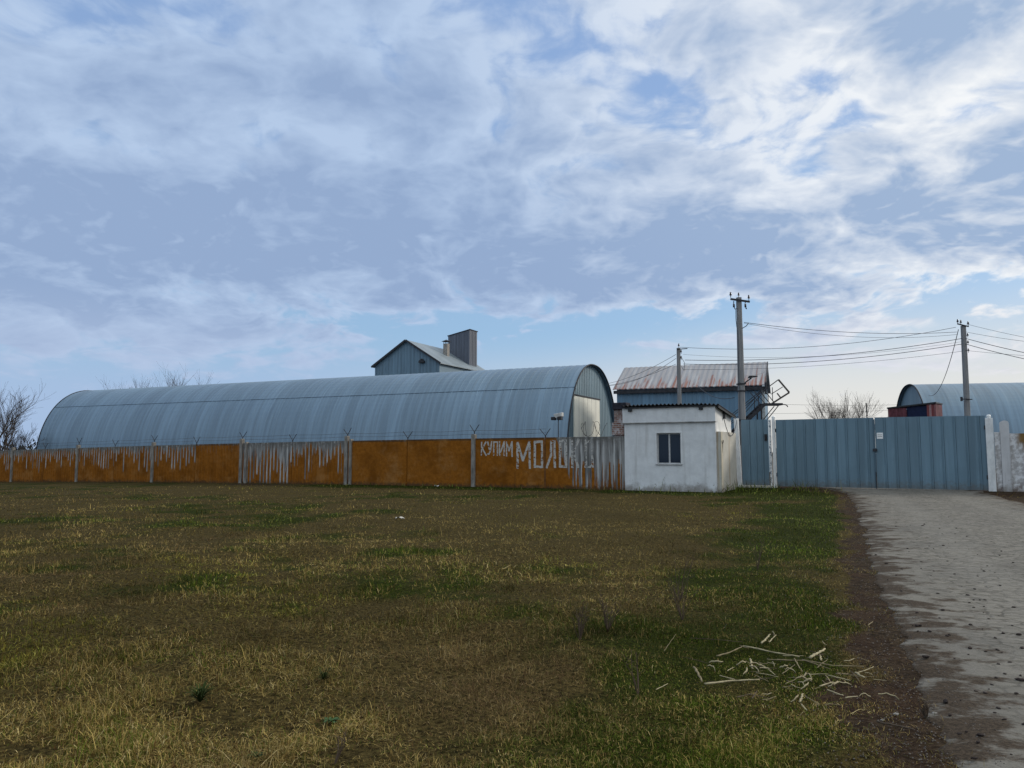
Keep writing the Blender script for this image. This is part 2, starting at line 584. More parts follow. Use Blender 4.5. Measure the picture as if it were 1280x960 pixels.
def mat_road():
    m, n, b = mat_new('worn_road')
    tc = n.new('ShaderNodeTexCoord')
    co = tc.outputs['Object']
    edge = n.new('ShaderNodeAttribute', attribute_name='edge').outputs['Fac']
    warp = n.vm('ADD', co, n.vm('SCALE', n.new('ShaderNodeTexNoise').outputs['Color'], 0.0))
    # cobble pattern, laid along the road
    rot = n.new('ShaderNodeMapping')
    n.put(rot.inputs[0], warp)
    rot.inputs['Rotation'].default_value = (0, 0, R(22))
    rot.inputs['Scale'].default_value = (1.0, 1.25, 1.0)
    vo = n.new('ShaderNodeTexVoronoi', feature='DISTANCE_TO_EDGE')
    n.put(vo.inputs['Vector'], rot.outputs[0])
    vo.inputs['Scale'].default_value = 7.0
    vc = n.new('ShaderNodeTexVoronoi', feature='F1')
    n.put(vc.inputs['Vector'], rot.outputs[0])
    vc.inputs['Scale'].default_value = 7.0
    joint = n.step(vo.outputs['Distance'], 0.15, 0.03)
    fine = n.noise(co, 45, 6, 0.7)
    mid = n.noise(co, 3.2, 6, 0.65)
    big = n.noise(co, 0.45, 5, 0.6, 0.4)
    col = n.mix(n.step(fine, 0.3, 0.7), (0.118, 0.110, 0.096), (0.190, 0.177, 0.155))
    col = n.mix(n.step(mid, 0.35, 0.7), col, (0.145, 0.135, 0.115))
    col = n.mix(n.m('MULTIPLY', n.step(big, 0.42, 0.66), 0.5), col, (0.098, 0.094, 0.086))
    stone = n.vm('SCALE', col, n.m('ADD', 0.86, n.m('MULTIPLY', n.sep(vc.outputs['Color'])[0], 0.36)))
    show = n.step(n.m('ADD', edge, n.m('MULTIPLY', n.m('SUBTRACT', mid, 0.5), 1.6)), 0.25, 1.1)
    col = n.mix(show, col, stone)
    gap = n.m('MULTIPLY', joint, n.m('MULTIPLY', show, n.step(n.noise(co, 7, 4, 0.6), 0.36, 0.62, 0.05, 0.62)))
    col = n.mix(gap, col, (0.022, 0.019, 0.015))
    trk = n.m('MULTIPLY', n.step(n.m('ABSOLUTE', n.m('SUBTRACT', edge, 1.55)), 0.55, 0.1), 0.28)
    col = n.mix(trk, col, (0.185, 0.175, 0.155))
    pit = n.noise(co, 1.4, 7, 0.72)
    col = n.mix(n.m('MULTIPLY', n.step(pit, 0.57, 0.66), 0.55), col, (0.058, 0.052, 0.045))
    # dirt tracked in from the verge, in patches stretched along the way
    pn = n.noise(n.vm('MULTIPLY', rot.outputs[0], (1.0, 1.15, 1)), 1.9, 8, 0.70)
    dirt = n.step(n.m('SUBTRACT', n.m('ADD', n.m('MULTIPLY', pn, 3.3), -0.42), n.m('MULTIPLY', edge, 0.62)), 0.80, 1.22)
    col = n.mix(dirt, col, n.mix(n.step(fine, 0.3, 0.7), (0.016, 0.011, 0.0065), (0.064, 0.046, 0.031)))
    n.put(b.inputs['Base Color'], col)
    b.inputs['Roughness'].default_value = 0.88
    b.inputs['Specular IOR Level'].default_value = 0.1
    h = n.m('ADD', n.m('MULTIPLY', fine, 0.6), n.m('MULTIPLY', n.m('SUBTRACT', 1.0, gap), 0.9))
    h = n.m('ADD', h, n.m('MULTIPLY', mid, 1.2))
    bn = n.new('ShaderNodeBump')
    bn.inputs['Distance'].default_value = 0.009
    n.put(bn.inputs['Height'], h)
    n.put(b.inputs['Normal'], bn.outputs[0])
    return m


ry = np.concatenate([ar(-8, 3, .25), ar(3, 13, .05), ar(13, 48, .15)])
uu = np.concatenate([[0, .004, .012, .025, .05], np.linspace(.08, .92, 24), [.96, .985, .995, 1]])
U, YY = np.meshgrid(uu, ry)
LE = road_left(YY) + 0.26 * fbm(YY * 1.1, YY * 0 + 3.3, 51, 5, 0.7) - 0.02
RE = road_right(YY) + 0.30 * fbm(YY * 0.9, YY * 0 + 9.1, 52, 5, 0.65)
XX = LE + (RE - LE) * U
ED = np.minimum((XX - LE), (RE - XX))
ZZ = ground_h(XX, YY) + np.where((U == 0) | (U == 1), -0.02, 0.004 + 0.022 * sstep(ED, 0, 0.25))
road = grid_mesh('road', XX, YY, ZZ, mat_road())
set_attr(road.data, 'edge', ED.ravel())
tag(road, kind='structure')


def build_grass():
    rng = np.random.default_rng(5)
    N = 470000
    py = 603 + (1030 - 603) * rng.random(N) ** 0.92
    px = -170 + 1620 * rng.random(N)
    Y = EYE * F_PX / (py - HORIZON)
    X = (px - 640) / F_PX * Y
    nn = X * NX.x + Y * NX.y
    sx = X * AX.x + Y * AX.y
    g = greenness(X, Y)
    d = dirtness(X, Y)
    rl = road_left(Y) + 0.20 * fbm(X * 2.0, Y * 1.5, 61, 3) + 0.16
    rr = road_right(Y) + 0.25 * fbm(X * 1.5, Y * 1.5, 62, 3)
    keep = ((X < rl - 0.02) | (X > rr)) & (nn < GATE_N - 0.5)
    keep &= ~((nn > FENCE_N - 0.1) & (sx < CORNER.dot(AX) + 4.1))
    keep &= rng.random(N) > 0.93 * sstep(d + 0.45 * fbm(X * 2.6, Y * 2.6, 63, 3), 0.50, 1.10)
    clump = fbm(X * 2.3, Y * 2.3, 64, 3)
    keep &= rng.random(N) < 0.62 + 0.75 * clump + 0.2 * g
    X, Y, g, nn, clump = X[keep], Y[keep], g[keep], nn[keep], clump[keep]
    M = len(X)
    dist = np.sqrt(X ** 2 + Y ** 2)
    h = (0.035 + 0.06 * rng.random(M) ** 1.6) * (1 + 0.9 * np.clip(clump, -0.6, 1)) * (1 + 0.25 * g)
    tall = rng.random(M) < 0.012
    h = np.where(tall, h * 2.0 + 0.04, h)
    near_wall = sstep(nn, FENCE_N - 1.4, FENCE_N - 0.3) * sstep(X, -8, 2)
    h = h * (1 + 1.2 * near_wall)
    # rank tufts along the foot of the fence, the hut and the gate posts
    foot = sstep(nn, FENCE_N - 1.0, FENCE_N - 0.25) * np.clip(fbm(X * 1.3, Y * 1.3, 66, 3) + .15, 0, 1)
    h = h * (1 + 3.2 * foot)
    h = h * (0.82 + 0.18 * sstep(dist, 8, 20))
    mossy = sstep(road_left(Y) - X, 3.4, 2.0) * sstep(nn, FENCE_N - 1, FENCE_N - 4)
    h = h * (1 - 0.42 * mossy)
    heap = np.exp(-(((X - 1.75) / .75) ** 2 + ((Y - 5.75) / .75) ** 2))
    h = h * (1 - 0.6 * np.clip(heap * 1.4, 0, 1))
    w = np.maximum(0.0022 + 0.0022 * rng.random(M), 0.00062 * dist) * (0.8 + 0.5 * g)
    azm = rng.random(M) * 2 * np.pi
    lean = np.abs(rng.normal(0.55, 0.38, M)) * (1.15 - 0.3 * g)
    flat = rng.random(M) < 0.48 * (1.2 - 0.8 * g)
    lean = np.where(flat, 1.25 + 0.25 * rng.random(M), lean)
    h = np.where(flat, h * 1.5, h)
    curl = lean * (0.5 + 0.6 * rng.random(M))
    dx, dy = np.cos(azm), np.sin(azm)
    ox, oy = -dy, dx
    tw = rng.random(M) * 2 * np.pi
    ox, oy = np.cos(tw), np.sin(tw)
    z0 = ground_h(X, Y) - 0.004
    s1, c1 = np.sin(lean), np.cos(lean)
    s2, c2 = np.sin(np.minimum(lean + curl, 1.75)), np.cos(np.minimum(lean + curl, 1.75))
    mx, my, mz = X + dx * s1 * h * .55, Y + dy * s1 * h * .55, z0 + c1 * h * .55 + 0.004
    tx, ty, tz = mx + dx * s2 * h * .55, my + dy * s2 * h * .55, mz + c2 * h * .45
    tz = np.maximum(tz, z0 + 0.012)
    co = np.empty((M, 5, 3), np.float32)
    for k, sg in ((0, -.5), (1, .5)):
        co[:, k] = np.stack([X + ox * w * sg, Y + oy * w * sg, z0], -1)
    for k, sg in ((2, .42), (3, -.42)):
        co[:, k] = np.stack([mx + ox * w * sg, my + oy * w * sg, mz], -1)
    co[:, 4] = np.stack([tx, ty, tz], -1)
    base = (np.arange(M) * 5)[:, None]
    loops = np.concatenate([base + np.array([0, 1, 2, 3]), base + np.array([3, 2, 4])], 1).astype(np.int32)
    me = bpy.data.meshes.new('grass')
    me.vertices.add(M * 5)
    me.vertices.foreach_set('co', co.ravel())
    me.loops.add(M * 7)
    me.loops.foreach_set('vertex_index', loops.ravel())
    me.polygons.add(M * 2)
    st = (np.arange(M) * 7)[:, None] + np.array([0, 4])
    me.polygons.foreach_set('loop_start', st.ravel().astype(np.int32))
    me.polygons.foreach_set('loop_total', np.tile(np.array([4, 3], np.int32), M))
    me.update(calc_edges=True)
    # each blade's own colour: straw, russet, dull green, fresh green
    pal = np.array([[.20, .148, .050], [.080, .053, .015], [.034, .048, .005], [.060, .082, .009], [.29, .23, .11], [.060, .032, .012]])
    gg = np.clip(g + 0.28 * rng.normal(size=M), 0, 1)
    r = rng.random(M)
    ci = np.where(gg > 0.5, np.where(r < .55, 2, np.where(r < .85, 3, 0)), np.where(r < .40, 0, np.where(r < .72, 1, np.where(r < .84, 2, np.where(r < .90, 4, 5)))))
    col = pal[ci] * (0.65 + 0.6 * rng.random((M, 1)))
    mean = np.where(g[:, None] > 0.5, np.array([.054, .064, .014]), np.array([.125, .090, .032]))
    blend = (0.60 * sstep(dist, 7, 18))[:, None]           # far tufts stand for many blades, so they are nearer the average
    col = col * (1 - blend) + mean * blend
    col = col * 1.28
    dry = fbm(X * 0.7, Y * 0.55, 72, 4)
    col = col * np.clip(1.0 + 1.2 * dry + 0.5 * fbm(X * 3.1, Y * 2.6, 73, 3), .40, 1.55)[:, None]
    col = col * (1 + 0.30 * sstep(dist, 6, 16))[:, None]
    oli = sstep(fbm(X * 0.45, Y * 0.35, 74, 4), 0.05, 0.35)[:, None] * (1 - g[:, None])
    col = col * (1 - oli) + oli * col * np.array([.86, 1.02, .55])
    red = sstep(fbm(X * 0.35, Y * 0.3, 71, 3), 0.05, 0.4)[:, None] * (1 - g[:, None])
    col = col * (1 - 0.45 * red) + 0.45 * red * np.array([.15, .090, .052]) * (0.6 + 0.8 * rng.random((M, 1)))
    c4 = np.concatenate([col, np.ones((M, 1))], 1)
    ca = me.color_attributes.new('blade', 'FLOAT_COLOR', 'POINT')
    ca.data.foreach_set('color', np.repeat(c4, 5, 0).astype(np.float32).ravel())
    m, n, b = mat_new('grass_blade')
    a = n.new('ShaderNodeAttribute', attribute_name='blade')
    n.put(b.inputs['Base Color'], a.outputs['Color'])
    b.inputs['Roughness'].default_value = 0.75
    b.inputs['Specular IOR Level'].default_value = 0.03
    me.materials.append(m)
    o = bpy.data.objects.new('grass', me)
    COL.objects.link(o)
    tag(o, 'short dry and green grass covering the field before the fence', 'grass', kind='stuff')


build_grass()

# ------------------------------------------------------------------ materials for what is built
M_CONC = mat_simple('grey_concrete', (0.27, 0.26, 0.25), 0.9, var=0.3, scale=5, bump=0.006, dirt=((0.11, 0.105, 0.10), 0.55))
M_POLE = mat_simple('pole_concrete', (0.21, 0.21, 0.215), 0.9, var=0.2, scale=3, bump=0.004, stretch=(3, 3, .3))
M_STEEL = mat_simple('dark_steel', (0.035, 0.036, 0.042), 0.6, var=0.3)
M_RUSTY = mat_simple('rusty_wire', (0.055, 0.045, 0.04), 0.7, var=0.3)
M_CABLE = mat_simple('cable', (0.05, 0.055, 0.065), 0.6, var=0.1)
M_INSUL = mat_simple('insulator_glaze', (0.035, 0.03, 0.035), 0.25, var=0.1)
M_WHITE_POST = mat_simple('white_post_paint', (0.66, 0.66, 0.65), 0.6, var=0.12, scale=4, dirt=((0.22, 0.17, 0.13), 0.62), stretch=(2, 2, .8))
M_WHITE = mat_simple('white_plastic', (0.78, 0.78, 0.77), 0.4, var=0.05)
M_DARK = mat_simple('dark_void', (0.012, 0.013, 0.016), 0.7, var=0.1)
M_BLACK = mat_simple('black_metal', (0.015, 0.015, 0.018), 0.5, var=0.1)
M_BARK = mat_simple('bark', (0.062, 0.052, 0.047), 0.9, var=0.3)
M_NAVY = mat_simple('navy_sheet', (0.010, 0.017, 0.05), 0.6, var=0.2)


def mat_galv(name, c, panel=1.2, streak=0.5, metal=0.55, rough=0.42, axis=0, mud=False):
    """weathered sheet metal: each sheet a little different, streaks running down the sheet"""
    m, n, b = mat_new(name)
    tc = n.new('ShaderNodeTexCoord')
    x, y, z = n.sep(tc.outputs['Object'])
    a = (x, y)[axis]
    cell = n.m('FLOOR', n.m('DIVIDE', a, panel))
    wn = n.new('ShaderNodeTexWhiteNoise', noise_dimensions='1D')
    n.put(wn.inputs['W'], cell)
    v1 = n.m('ADD', 0.90, n.m('MULTIPLY', wn.outputs['Value'], 0.20))
    st = n.noise(n.comb(n.m('MULTIPLY', a, 3.0), n.m('MULTIPLY', z, 0.12), n.m('MULTIPLY', (y, x)[axis], 0.1)), 1.0, 5, 0.6)
    bl = n.noise(tc.outputs['Object'], 0.5, 5, 0.6)
    f = n.m('MULTIPLY', v1, n.m('ADD', 1 - streak / 2, n.m('MULTIPLY', n.step(st, 0.3, 0.72), streak)))
    f = n.m('MULTIPLY', f, n.m('ADD', 0.86, n.m('MULTIPLY', bl, 0.28)))
    col = n.vm('SCALE', c, f)
    if mud:
        # chalky weathering, rust specks at the rib edges and splashed earth along the foot
        sp = n.noise(tc.outputs['Object'], 7.0, 7, 0.72)
        wet = n.noise(n.comb(n.m('MULTIPLY', a, 5.0), 0.0, n.m('MULTIPLY', z, 0.35)), 1.0, 5, 0.6)
        col = n.mix(n.m('MULTIPLY', n.step(wet, 0.50, 0.72), 0.35), col, tuple(q * 1.45 + .02 for q in c))
        col = n.mix(n.m('MULTIPLY', n.step(bl, 0.50, 0.68), 0.30), col, tuple(q * .62 for q in c))
        col = n.mix(n.m('MULTIPLY', n.step(sp, 0.70, 0.75), 0.7), col, (0.13, 0.065, 0.035))
        foot = n.step(n.m('ADD', z, n.m('MULTIPLY', n.m('SUBTRACT', sp, 0.5), 1.1)), 0.50, 0.02)
        col = n.mix(n.m('MULTIPLY', foot, 0.6), col, (0.10, 0.085, 0.068))
    n.put(b.inputs['Base Color'], col)
    n.put(b.inputs['Metallic'], metal)
    n.put(b.inputs['Roughness'], n.step(bl, 0.3, 0.7, rough - 0.06, rough + 0.10))
    return m


M_HANGAR = mat_galv('galvanised_arch', (0.152, 0.220, 0.286), 1.25, 0.30, 0.35, 0.40)
M_SEAM = mat_simple('seam_sheet', (0.075, 0.115, 0.16), 0.6, var=0.4, scale=0.6)
M_HANGAR_END = mat_galv('blue_grey_end_sheet', (0.135, 0.205, 0.25), 1.1, 0.2, 0.1, 0.55, axis=1)
M_HOUSE = mat_galv('blue_grey_wall_sheet', (0.12, 0.19, 0.25), 1.0, 0.35, 0.1, 0.55)
M_HOUSE_SIDE = mat_galv('blue_grey_side_sheet', (0.19, 0.24, 0.28), 1.0, 0.3, 0.1, 0.55, axis=1)
M_HOUSE_ROOF = mat_galv('grey_roof_sheet', (0.19, 0.23, 0.26), 1.0, 0.3, 0.2, 0.5, axis=1)
M_TOWER = mat_galv('tower_sheet', (0.10, 0.115, 0.15), 0.8, 0.35, 0.05, 0.6)
M_BARN = mat_galv('blue_barn_sheet', (0.11, 0.20, 0.29), 1.0, 0.3, 0.0, 0.6)
M_GATE = mat_galv('blue_gate_paint', (0.115, 0.190, 0.244), 0.86, 0.22, 0.0, 0.55, mud=True)


def mat_door_white():
    return mat_galv('cream_door_sheet', (0.80, 0.78, 0.68), 1.0, 0.08, 0.0, 0.5, axis=1)


def mat_rusty_roof():
    m, n, b = mat_new('rust_striped_roof')
    tc = n.new('ShaderNodeTexCoord')
    x, y, z = n.sep(tc.outputs['Object'])
    st = n.noise(n.comb(n.m('MULTIPLY', x, 2.6), n.m('MULTIPLY', y, 0.22), 0.0), 1.0, 6, 0.62)
    rib = n.m('FRACT', n.m('DIVIDE', x, 0.2986))
    wide = n.noise(n.comb(n.m('MULTIPLY', x, 0.55), n.m('MULTIPLY', y, 0.2), 4.0), 1.0, 3, 0.5)
    lowr = n.step(y, 3.6, -0.4, -0.10, 0.09)
    k = n.m('MULTIPLY', n.step(n.m('ADD', n.m('ADD', st, n.m('MULTIPLY', n.m('SUBTRACT', wide, 0.5), 0.4)), lowr), 0.53, 0.62), n.step(rib, 0.2, 0.5, 0.25, 1.0))
    base = n.mix(n.step(st, 0.3, 0.5), (0.42, 0.42, 0.43), (0.30, 0.29, 0.30))
    rust = n.mix(n.noise(tc.outputs['Object'], 3, 4), (0.20, 0.075, 0.055), (0.30, 0.15, 0.12))
    n.put(b.inputs['Base Color'], n.mix(k, base, rust))
    b.inputs['Roughness'].default_value = 0.7
    return m


# ------------------------------------------------------------------ arched hangars
def arch_profile(W, H, n_pts=40, p=2.2):
    pts = []
    for i in range(n_pts + 1):
        t = math.pi * i / n_pts
        c, s = math.cos(t), math.sin(t)
        y = W / 2 * (1 - math.copysign(abs(c) ** (2 / p), c))
        z = H * abs(s) ** (2 / p)
        pts.append((y, z))
    return pts


def hangar(origin, rot, L, W, H, label, rib=0.625, seam=True, p=2.2, rh=0.022):
    root = empty('arched_hangar', origin, rot)
    tag(root, label, 'hangar', 'arched metal hangars')
    prof = arch_profile(W, H, 46, p)
    c = (W / 2, 0.0)

    def off(i, d):
        y, z = prof[i]
        a = prof[max(i - 1, 0)]
        b = prof[min(i + 1, len(prof) - 1)]
        ty, tz = b[0] - a[0], b[1] - a[1]
        l = math.hypot(ty, tz)
        return (y - tz / l * d, z + ty / l * d)
    # shell: flat sheets with a narrow raised seam every rib
    sec = []
    k = int(L / rib)
    for i in range(k):
        x = i * rib
        sec += [(x, 0), (x + rib * .80, 0.0), (x + rib * .86, rh), (x + rib * .94, rh)]
    sec.append((L, 0))
    v, f = [], []
    for x, d in sec:
        for i in range(len(prof)):
            y, z = off(i, d)
            v.append((x, y, max(z, 0)))
    q = len(prof)
    for a in range(len(sec) - 1):
        for i in range(q - 1):
            f.append((a * q + i, (a + 1) * q + i, (a + 1) * q + i + 1, a * q + i + 1))
    mb = MB()
    mb.add(v, f)
    sh = mb.build('arched_roof', M_HANGAR, root)
    if seam:
        # overlap seam of the upper sheets running the whole length, on both sides
        for i in (12, len(prof) - 13):
            sm = MB()
            pa, pb = off(i, 0.03), off(i + 1, 0.03)
            pc, pd = off(i, 0.012), off(i + 1, 0.012)
            t = 0.08
            pe = (pa[0] + (pb[0] - pa[0]) * t, pa[1] + (pb[1] - pa[1]) * t)
            pf = (pc[0] + (pd[0] - pc[0]) * t, pc[1] + (pd[1] - pc[1]) * t)
            sm.add([(0, *pa), (L, *pa), (L, *pe), (0, *pe), (0, *pc), (L, *pc), (L, *pf), (0, *pf)],
                   [(0, 1, 2, 3), (4, 7, 6, 5), (0, 4, 5, 1), (3, 2, 6, 7), (1, 5, 6, 2), (0, 3, 7, 4)])
            sm.build('overlap_seam', M_SEAM, root)
    # edge rim of the arch at each end
    for x in (0.0, L):
        r = MB()
        r.tube([(x, *off(i, 0.01)) for i in range(q)], 0.06, 6)
        r.build('arch_rim', M_STEEL, root, smooth=True)
    # end walls, set in under the arch
    for x0 in (0.35, L - 0.45):
        e = MB()
        k2 = [off(i, -0.02) for i in range(q)]
        vv = [(x0, y, max(z, 0)) for y, z in k2] + [(x0 + 0.1, y, max(z, 0)) for y, z in k2]
        ff = [tuple(range(q)), tuple(range(2 * q - 1, q - 1, -1))] + [(i, i + q, i + 1 + q, i + 1) for i in range(q - 1)]
        e.add(vv, ff)
        e.build('end_wall', M_HANGAR_END, root)
    return root


HTH = R(25.2)
HAX = Vector((math.cos(HTH), -math.sin(HTH), 0))
HNX = Vector((math.sin(HTH), math.cos(HTH), 0))
HL, HW, HH = 63.0, 13.2, 9.05
h_org = Vector((4.16, 58.6, 0)) - HAX * HL
hang = hangar(h_org, -HTH, HL, HW, HH, 'long grey arched metal hangar with cream door, behind the orange fence')
# vertical battens of the end wall and its big sliding door
bt = MB()
prof = arch_profile(HW, HH, 200, 2.2)


def arch_z(y):
    return float(np.interp(y, [q[0] for q in prof], [q[1] for q in prof]))


yb = 0.5
while yb < HW - 0.4:
    z0 = 6.35 if 2.3 < yb < 8.7 else 0
    if arch_z(yb) - 0.1 > z0:
        bt.box(HL - 0.355, HL - 0.325, yb - 0.03, yb + 0.03, z0, arch_z(yb) - 0.1)
    yb += 0.42
bt.build('sheet_rib', M_HANGAR_END, hang)
dr = MB()
dr.box(HL - 0.352, HL - 0.25, 2.4, 8.6, 0.02, 6.2)
door = dr.build('sliding_door', mat_door_white(), hang)
fr = MB()
fr.box(HL - 0.353, HL - 0.22, 2.25, 8.75, 6.2, 6.32)
fr.build('door_track', M_STEEL, door)
for k in range(1, 6):
    j = MB()
    j.box(HL - 0.252, HL - 0.244, 2.4 + 1.033 * k - 0.012, 2.4 + 1.033 * k + 0.012, 0.05, 6.18)
    j.build('panel_joint', M_CONC, door)

# second hangar on the far right
H2TH = R(12.4)
ax2 = Vector((math.cos(H2TH), -math.sin(H2TH), 0))
o2 = at(1164, 567, 76.0)
o2.z = 0
hangar(o2, -H2TH, 44, 13.6, 9.0, 'far arched hangar behind the blue gate, with plain closed end', rib=1.3, seam=False, rh=0.008)

# ------------------------------------------------------------------ gabled store with a tower behind the long hangar
house_o = Vector((-9.5, 100, 0))
house = empty('gabled_storehouse', house_o, -HTH)
tag(house, 'grey metal gabled storehouse with box tower rising behind the long hangar', 'building')
GW, GL, EZ, RZ = 10.2, 13.6, 13.5, 16.65     # local x: from -GW to 0; y back
b_ = MB()
b_.prism([(-GW, 0), (0, 0), (0, EZ), (-GW / 2, RZ), (-GW, EZ)], 0, GL)
b_.build('wall', M_HOUSE, house)
rb = MB()
x = -GW + 0.2
while x < 0:
    zt = EZ + (RZ - EZ) * (1 - abs(x + GW / 2) / (GW / 2)) - 0.05
    rb.box(x - 0.04, x + 0.04, -0.035, -0.002, 8, zt)
    x += 0.5
rb.build('wall_rib', M_HOUSE, house)
for sgn in (-1, 1):
    r_ = MB()
    e = -GW / 2 + sgn * (GW / 2 + 0.35)
    ez = EZ - 0.35 * (RZ - EZ) / (GW / 2)
    v = [(-GW / 2, -0.35, RZ + .02), (e, -0.35, ez + .02), (e, GL + .35, ez + .02), (-GW / 2, GL + .35, RZ + .02)]
    v += [(p[0], p[1], p[2] + 0.12) for p in v]
    r_.add(v, [(3, 2, 1, 0), (4, 5, 6, 7), (0, 1, 5, 4), (1, 2, 6, 5), (2, 3, 7, 6), (3, 0, 4, 7)] if sgn > 0 else
           [(0, 1, 2, 3), (7, 6, 5, 4), (4, 5, 1, 0), (5, 6, 2, 1), (6, 7, 3, 2), (7, 4, 0, 3)])
    ro = r_.build('roof', M_HOUSE_ROOF, house)
    vg = MB()
    vg.bar((-GW / 2 + sgn * .03, -0.38, RZ + .07), (e, -0.38, ez + .07), 0.06, 0.26)
    vg.build('verge_board', M_STEEL, ro)
# small hood on the gable wall
hd = MB()
hd.prism([(-2.95, 13.55), (-2.2, 13.55), (-2.2, 13.75), (-2.55, 14.1), (-2.95, 13.75)], -0.5, -0.003)
hd.build('vent_hood', M_STEEL, house)
tw = MB()
v = []
for (x, y) in ((-4.5, 10.0), (-0.95, 10.0), (-0.95, 12.3), (-4.5, 12.3)):
    v.append((x, y, 13.0))
for (x, y, z) in ((-4.5, 10.0, 18.65), (-0.95, 10.0, 19.35), (-0.95, 12.3, 19.35), (-4.5, 12.3, 18.65)):
    v.append((x, y, z))
tw.add(v, [(0, 3, 2, 1), (4, 5, 6, 7), (0, 1, 5, 4), (1, 2, 6, 5), (2, 3, 7, 6), (3, 0, 4, 7)])
tower = tw.build('tower', M_TOWER, house)
tr = MB()
for k in range(1, 8):
    x = -4.5 + 3.55 * k / 8
    tr.box(x - .03, x + .03, 9.955, 9.998, 14, 18.6 + .7 * k / 8)
for k in range(1, 5):
    y = 10 + 2.3 * k / 5
    tr.box(-0.948, -0.905, y - .03, y + .03, 13.9, 19.25)
tr.build('tower_rib', M_TOWER, tower)
cp = MB()
v = [(-4.6, 9.9, 18.64), (-0.85, 9.9, 19.38), (-0.85, 12.4, 19.38), (-4.6, 12.4, 18.64)]
v += [(p[0], p[1], p[2] + 0.1) for p in v]
cp.add(v, [(3, 2, 1, 0), (4, 5, 6, 7), (0, 1, 5, 4), (1, 2, 6, 5), (2, 3, 7, 6), (3, 0, 4, 7)])
cp.build('tower_cap', M_STEEL, tower)
ch = MB()
ch.box(-3.15, -2.5, 6.3, 6.95, 14.6, 17.0)
chim = ch.build('chimney', mat_simple('chimney_brick', (0.26, 0.24, 0.22), 0.9, var=.3, scale=6), house)
cc = MB()
for dx in (-3.1, -2.55):
    for dy in (6.35, 6.9):
        cc.bar((dx, dy, 16.99), (dx, dy, 17.35), .05, .05)
cc.add([(-3.35, 6.1, 17.3), (-2.3, 6.1, 17.3), (-2.3, 7.15, 17.3), (-3.35, 7.15, 17.3), (-2.82, 6.62, 17.6)],
       [(0, 1, 4), (1, 2, 4), (2, 3, 4), (3, 0, 4), (3, 2, 1, 0)])
cc.build('cowl', M_STEEL, chim)

# ------------------------------------------------------------------ blue barn with rust-striped roof behind the guardhouse
BTH = R(21.2)
barn_o = at(772, 567, 59.5)
barn_o.z = 0
barn = empty('corrugated_barn', barn_o, -BTH)
tag(barn, 'blue corrugated barn with rust striped pale roof behind the white guardhouse', 'building')
BL, BD, BE, BR_ = 10.75, 7.6, 6.62, 8.6
w_ = MB()
sec = []
x = 0.0
while x < BL - 0.01:
    for fx, fd in ((0, 0), (.11, 0), (.15, -.035), (.22, -.035)):
        if x + fx < BL:
            sec.append((x + fx, fd))
    x += 0.27
sec.append((BL, 0))
v = [(a, d, 0) for a, d in sec] + [(a, d, BE) for a, d in sec]
k = len(sec)
w_.add(v, [(i, i + 1, i + 1 + k, i + k) for i in range(k - 1)])
w_.build('front_wall', M_BARN, barn)
w2 = MB()
poly = [(0.06, 0), (BD, 0), (BD, BE), (BD / 2, BR_), (0.06, BE)]
for x0, x1 in ((0, 0.1), (BL - 0.1, BL)):
    v = [(x0, y, z) for y, z in poly] + [(x1, y, z) for y, z in poly]
    w2.add(v, [(4, 3, 2, 1, 0), (5, 6, 7, 8, 9)] + [(i, (i + 1) % 5, (i + 1) % 5 + 5, i + 5) for i in range(5)])
w2.box(0.1, BL - 0.1, BD - .1, BD, 0, BE)
w2.build('gable_wall', M_BARN, barn)
for sgn in (0, 1):
    r_ = MB()
    n_r = int((BL + .5) / 0.2)
    v = []
    for i in range(n_r + 1):
        xx = -0.25 + (BL + .5) * i / n_r
        dz = 0.035 if i % 2 else 0.0
        ye, ze = (-0.3, BE - 0.12) if sgn == 0 else (BD + .3, BE - 0.12)
        v += [(xx, ye, ze + dz + .06), (xx, BD / 2, BR_ + dz + .06), (xx, ye, ze + dz), (xx, BD / 2, BR_ + dz)]
    f = []
    for i in range(n_r):
        a, c2 = 4 * i, 4 * (i + 1)
        f += [(a, c2, c2 + 1, a + 1), (a + 2, a + 3, c2 + 3, c2 + 2), (a, a + 2, c2 + 2, c2)]
    f += [(0, 1, 3, 2), (4 * n_r, 4 * n_r + 2, 4 * n_r + 3, 4 * n_r + 1)]
    r_.add(v, f)
    ro = r_.build('roof', mat_rusty_roof(), barn)
    if sgn == 0:
        fa = MB()
        fa.box(-.2, BL + .2, -0.27, -0.2, BE - .42, BE - .17)
        fa.build('fascia', M_STEEL, ro)
        vb = MB()
        vb.bar((BL + .27, -0.3, BE - .15), (BL + .27, BD / 2, BR_ - .03), .05, .28)
        vb.bar((BL + .27, -0.34, BE + .1), (BL + .27, -0.34, BE - .75), .14, .14)
        vb.build('verge_board', M_STEEL, ro)
cn = MB()
cn.box(BL - 0.03, BL + 0.17, -0.12, 0.03, 0, BE - .4)
cn.build('corner_post', mat_simple('pale_corner', (0.34, 0.36, 0.36), 0.7), barn)

# steel stair climbing the barn front to a landing with a raised barrier
YS = 52.6


def sp(zx, zy, Y=YS):
    """point of the stair from the enlarged view of the photograph"""
    return at(920 + zx / 12, 460 + zy / 12, Y)


st_o = sp(60, 520)
st_root = empty('steel_staircase', (sp(170, 790).x - 1.6, YS, 0))
tag(st_root, 'dark steel staircase and landing with tilted railing frame beside the blue barn', 'staircase')


def loc(p, dy=0.0):
    return Vector(p) + Vector((0, dy, 0)) - st_root.location


